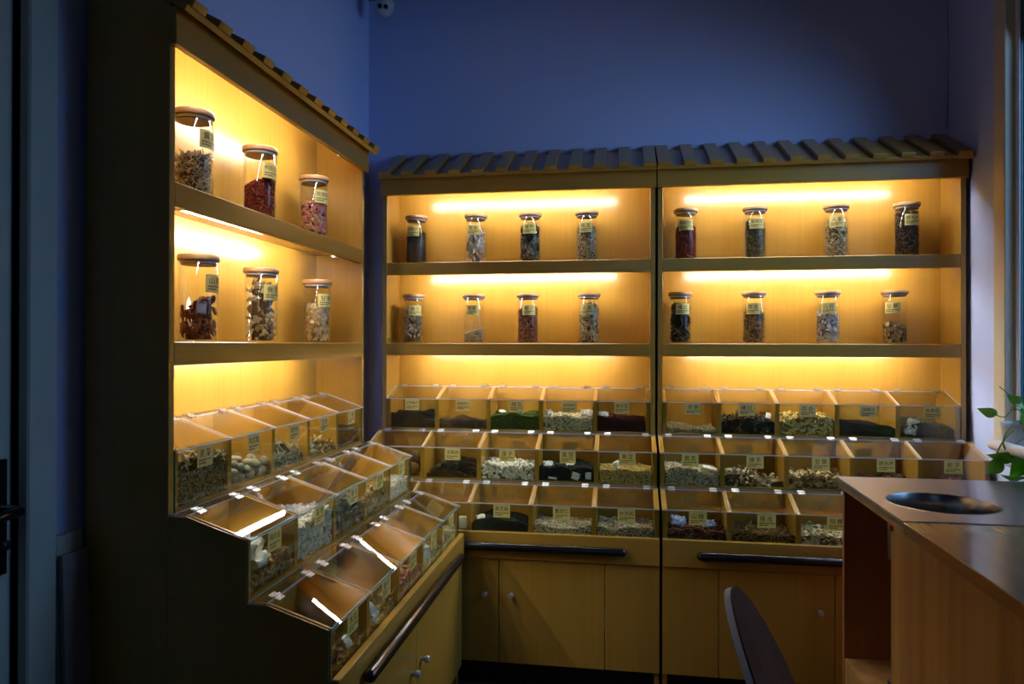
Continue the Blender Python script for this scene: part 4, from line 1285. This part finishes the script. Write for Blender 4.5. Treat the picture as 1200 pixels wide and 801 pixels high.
leaf((-.070, -.092, .030), .062, (R(55), R(172), R(-6)))
leaf((-.104, -.080, .016), .044, (R(70), R(120), R(-10)))
leaf((-.094, -.082, .002), .050, (R(78), R(140), R(12)))
leaf((-.002, -.075, .175), .085, (R(80), R(75), R(-20)))
leaf((.006, -.09, .130), .070, (R(78), R(60), R(-25)))
leaf((-.034, -.115, .034), .088, (R(76), R(112), R(-10)))
leaf((-.012, -.12, .028), .088, (R(74), R(72), R(12)))
leaf((-.050, -.118, -.030), .060, (R(30), R(170), R(8)))
leaf((-.01, -.12, -.030), .065, (.4, .2, R(170)))
stem([(0, -.01, .11), (-.015, -.07, .11), (-.02, -.11, .05), (-.04, -.115, .024)], .0022)
stem([(0, 0, .11), (.004, -.04, .19), (.008, -.06, .25)], .0018)
leaf((.006, -.06, .245), .045, (1.0, .5, R(-20)))

# ------------------------------------------------------------------ small things
# security camera under the ceiling in the corner
sc_ = empty('security_camera', (-1.080, 3.13, ZC - .035)); tag(sc_, 'white dome security camera high in the corner', 'camera')
smooth_by_angle(link('mount', lathe_mesh('mount', [(0, .035), (.056, .035), (.056, 0), (.05, 0), (.05, -.03), (.046, -.038), (0, -.038)], 32), M['camera_body'], sc_), 40)
ball = lathe_mesh('ball_housing', [(.0, .045)] + [(.045 * math.cos(R(a)), .045 * math.sin(R(a))) for a in range(70, -91, -10)][:-1] + [(0, -.045)], 32)
bo = link('ball_housing', ball, M['camera_body'], sc_, True, loc=(0, 0, -.075))
for px, pz in ((-.017, -.018), (.015, -.024)):
    d = Vector((px + .008, -.045, pz)).normalized()
    a = d * .040; b = d * .0470
    tube('lens', [a, b], .0105, M['black_gloss'], bo, 16)
# hanging cable, and a crack in the wall paint built as a thin tube
t_ = tube('power_cable', [(-1.083 + .004 * math.sin(i * 1.9), 3.19 + .003 * math.cos(i * 2.3), 1.95 - i * .035) for i in range(24)], .0022, M['cable'])
tag(t_, 'thin grey cable hanging beside the middle cabinet', 'cable')
t_ = tube('wall_crack', [(1.3525 , 3.268 + .004 * math.sin(i * 1.3) + .003 * math.sin(i * .5), 2.94 - i * .045) for i in range(17)], .0012, M['cable'])
tag(t_, 'thin paint crack, built as a tube, running down the wall corner above the right cabinet', 'cable')
# boards leaning beside the left cabinet
for q, (x_top, x_bot, ztop, mat, lab) in enumerate(((-1.211, -1.190, .885, 'door', 'taller blue-grey board leaning behind the other by the door'), (-1.196, -1.165, .845, 'board', 'shorter dark grey board leaning in front beside the left cabinet'))):
    o = prism('leaning_board', [(x_bot, .001), (x_bot + .011, .001), (x_top + .011, ztop), (x_top, ztop)], 'y', 1.366, 1.441, M[mat], None, .001)
    tag(o, lab, 'board', 'boards leaning by the door')
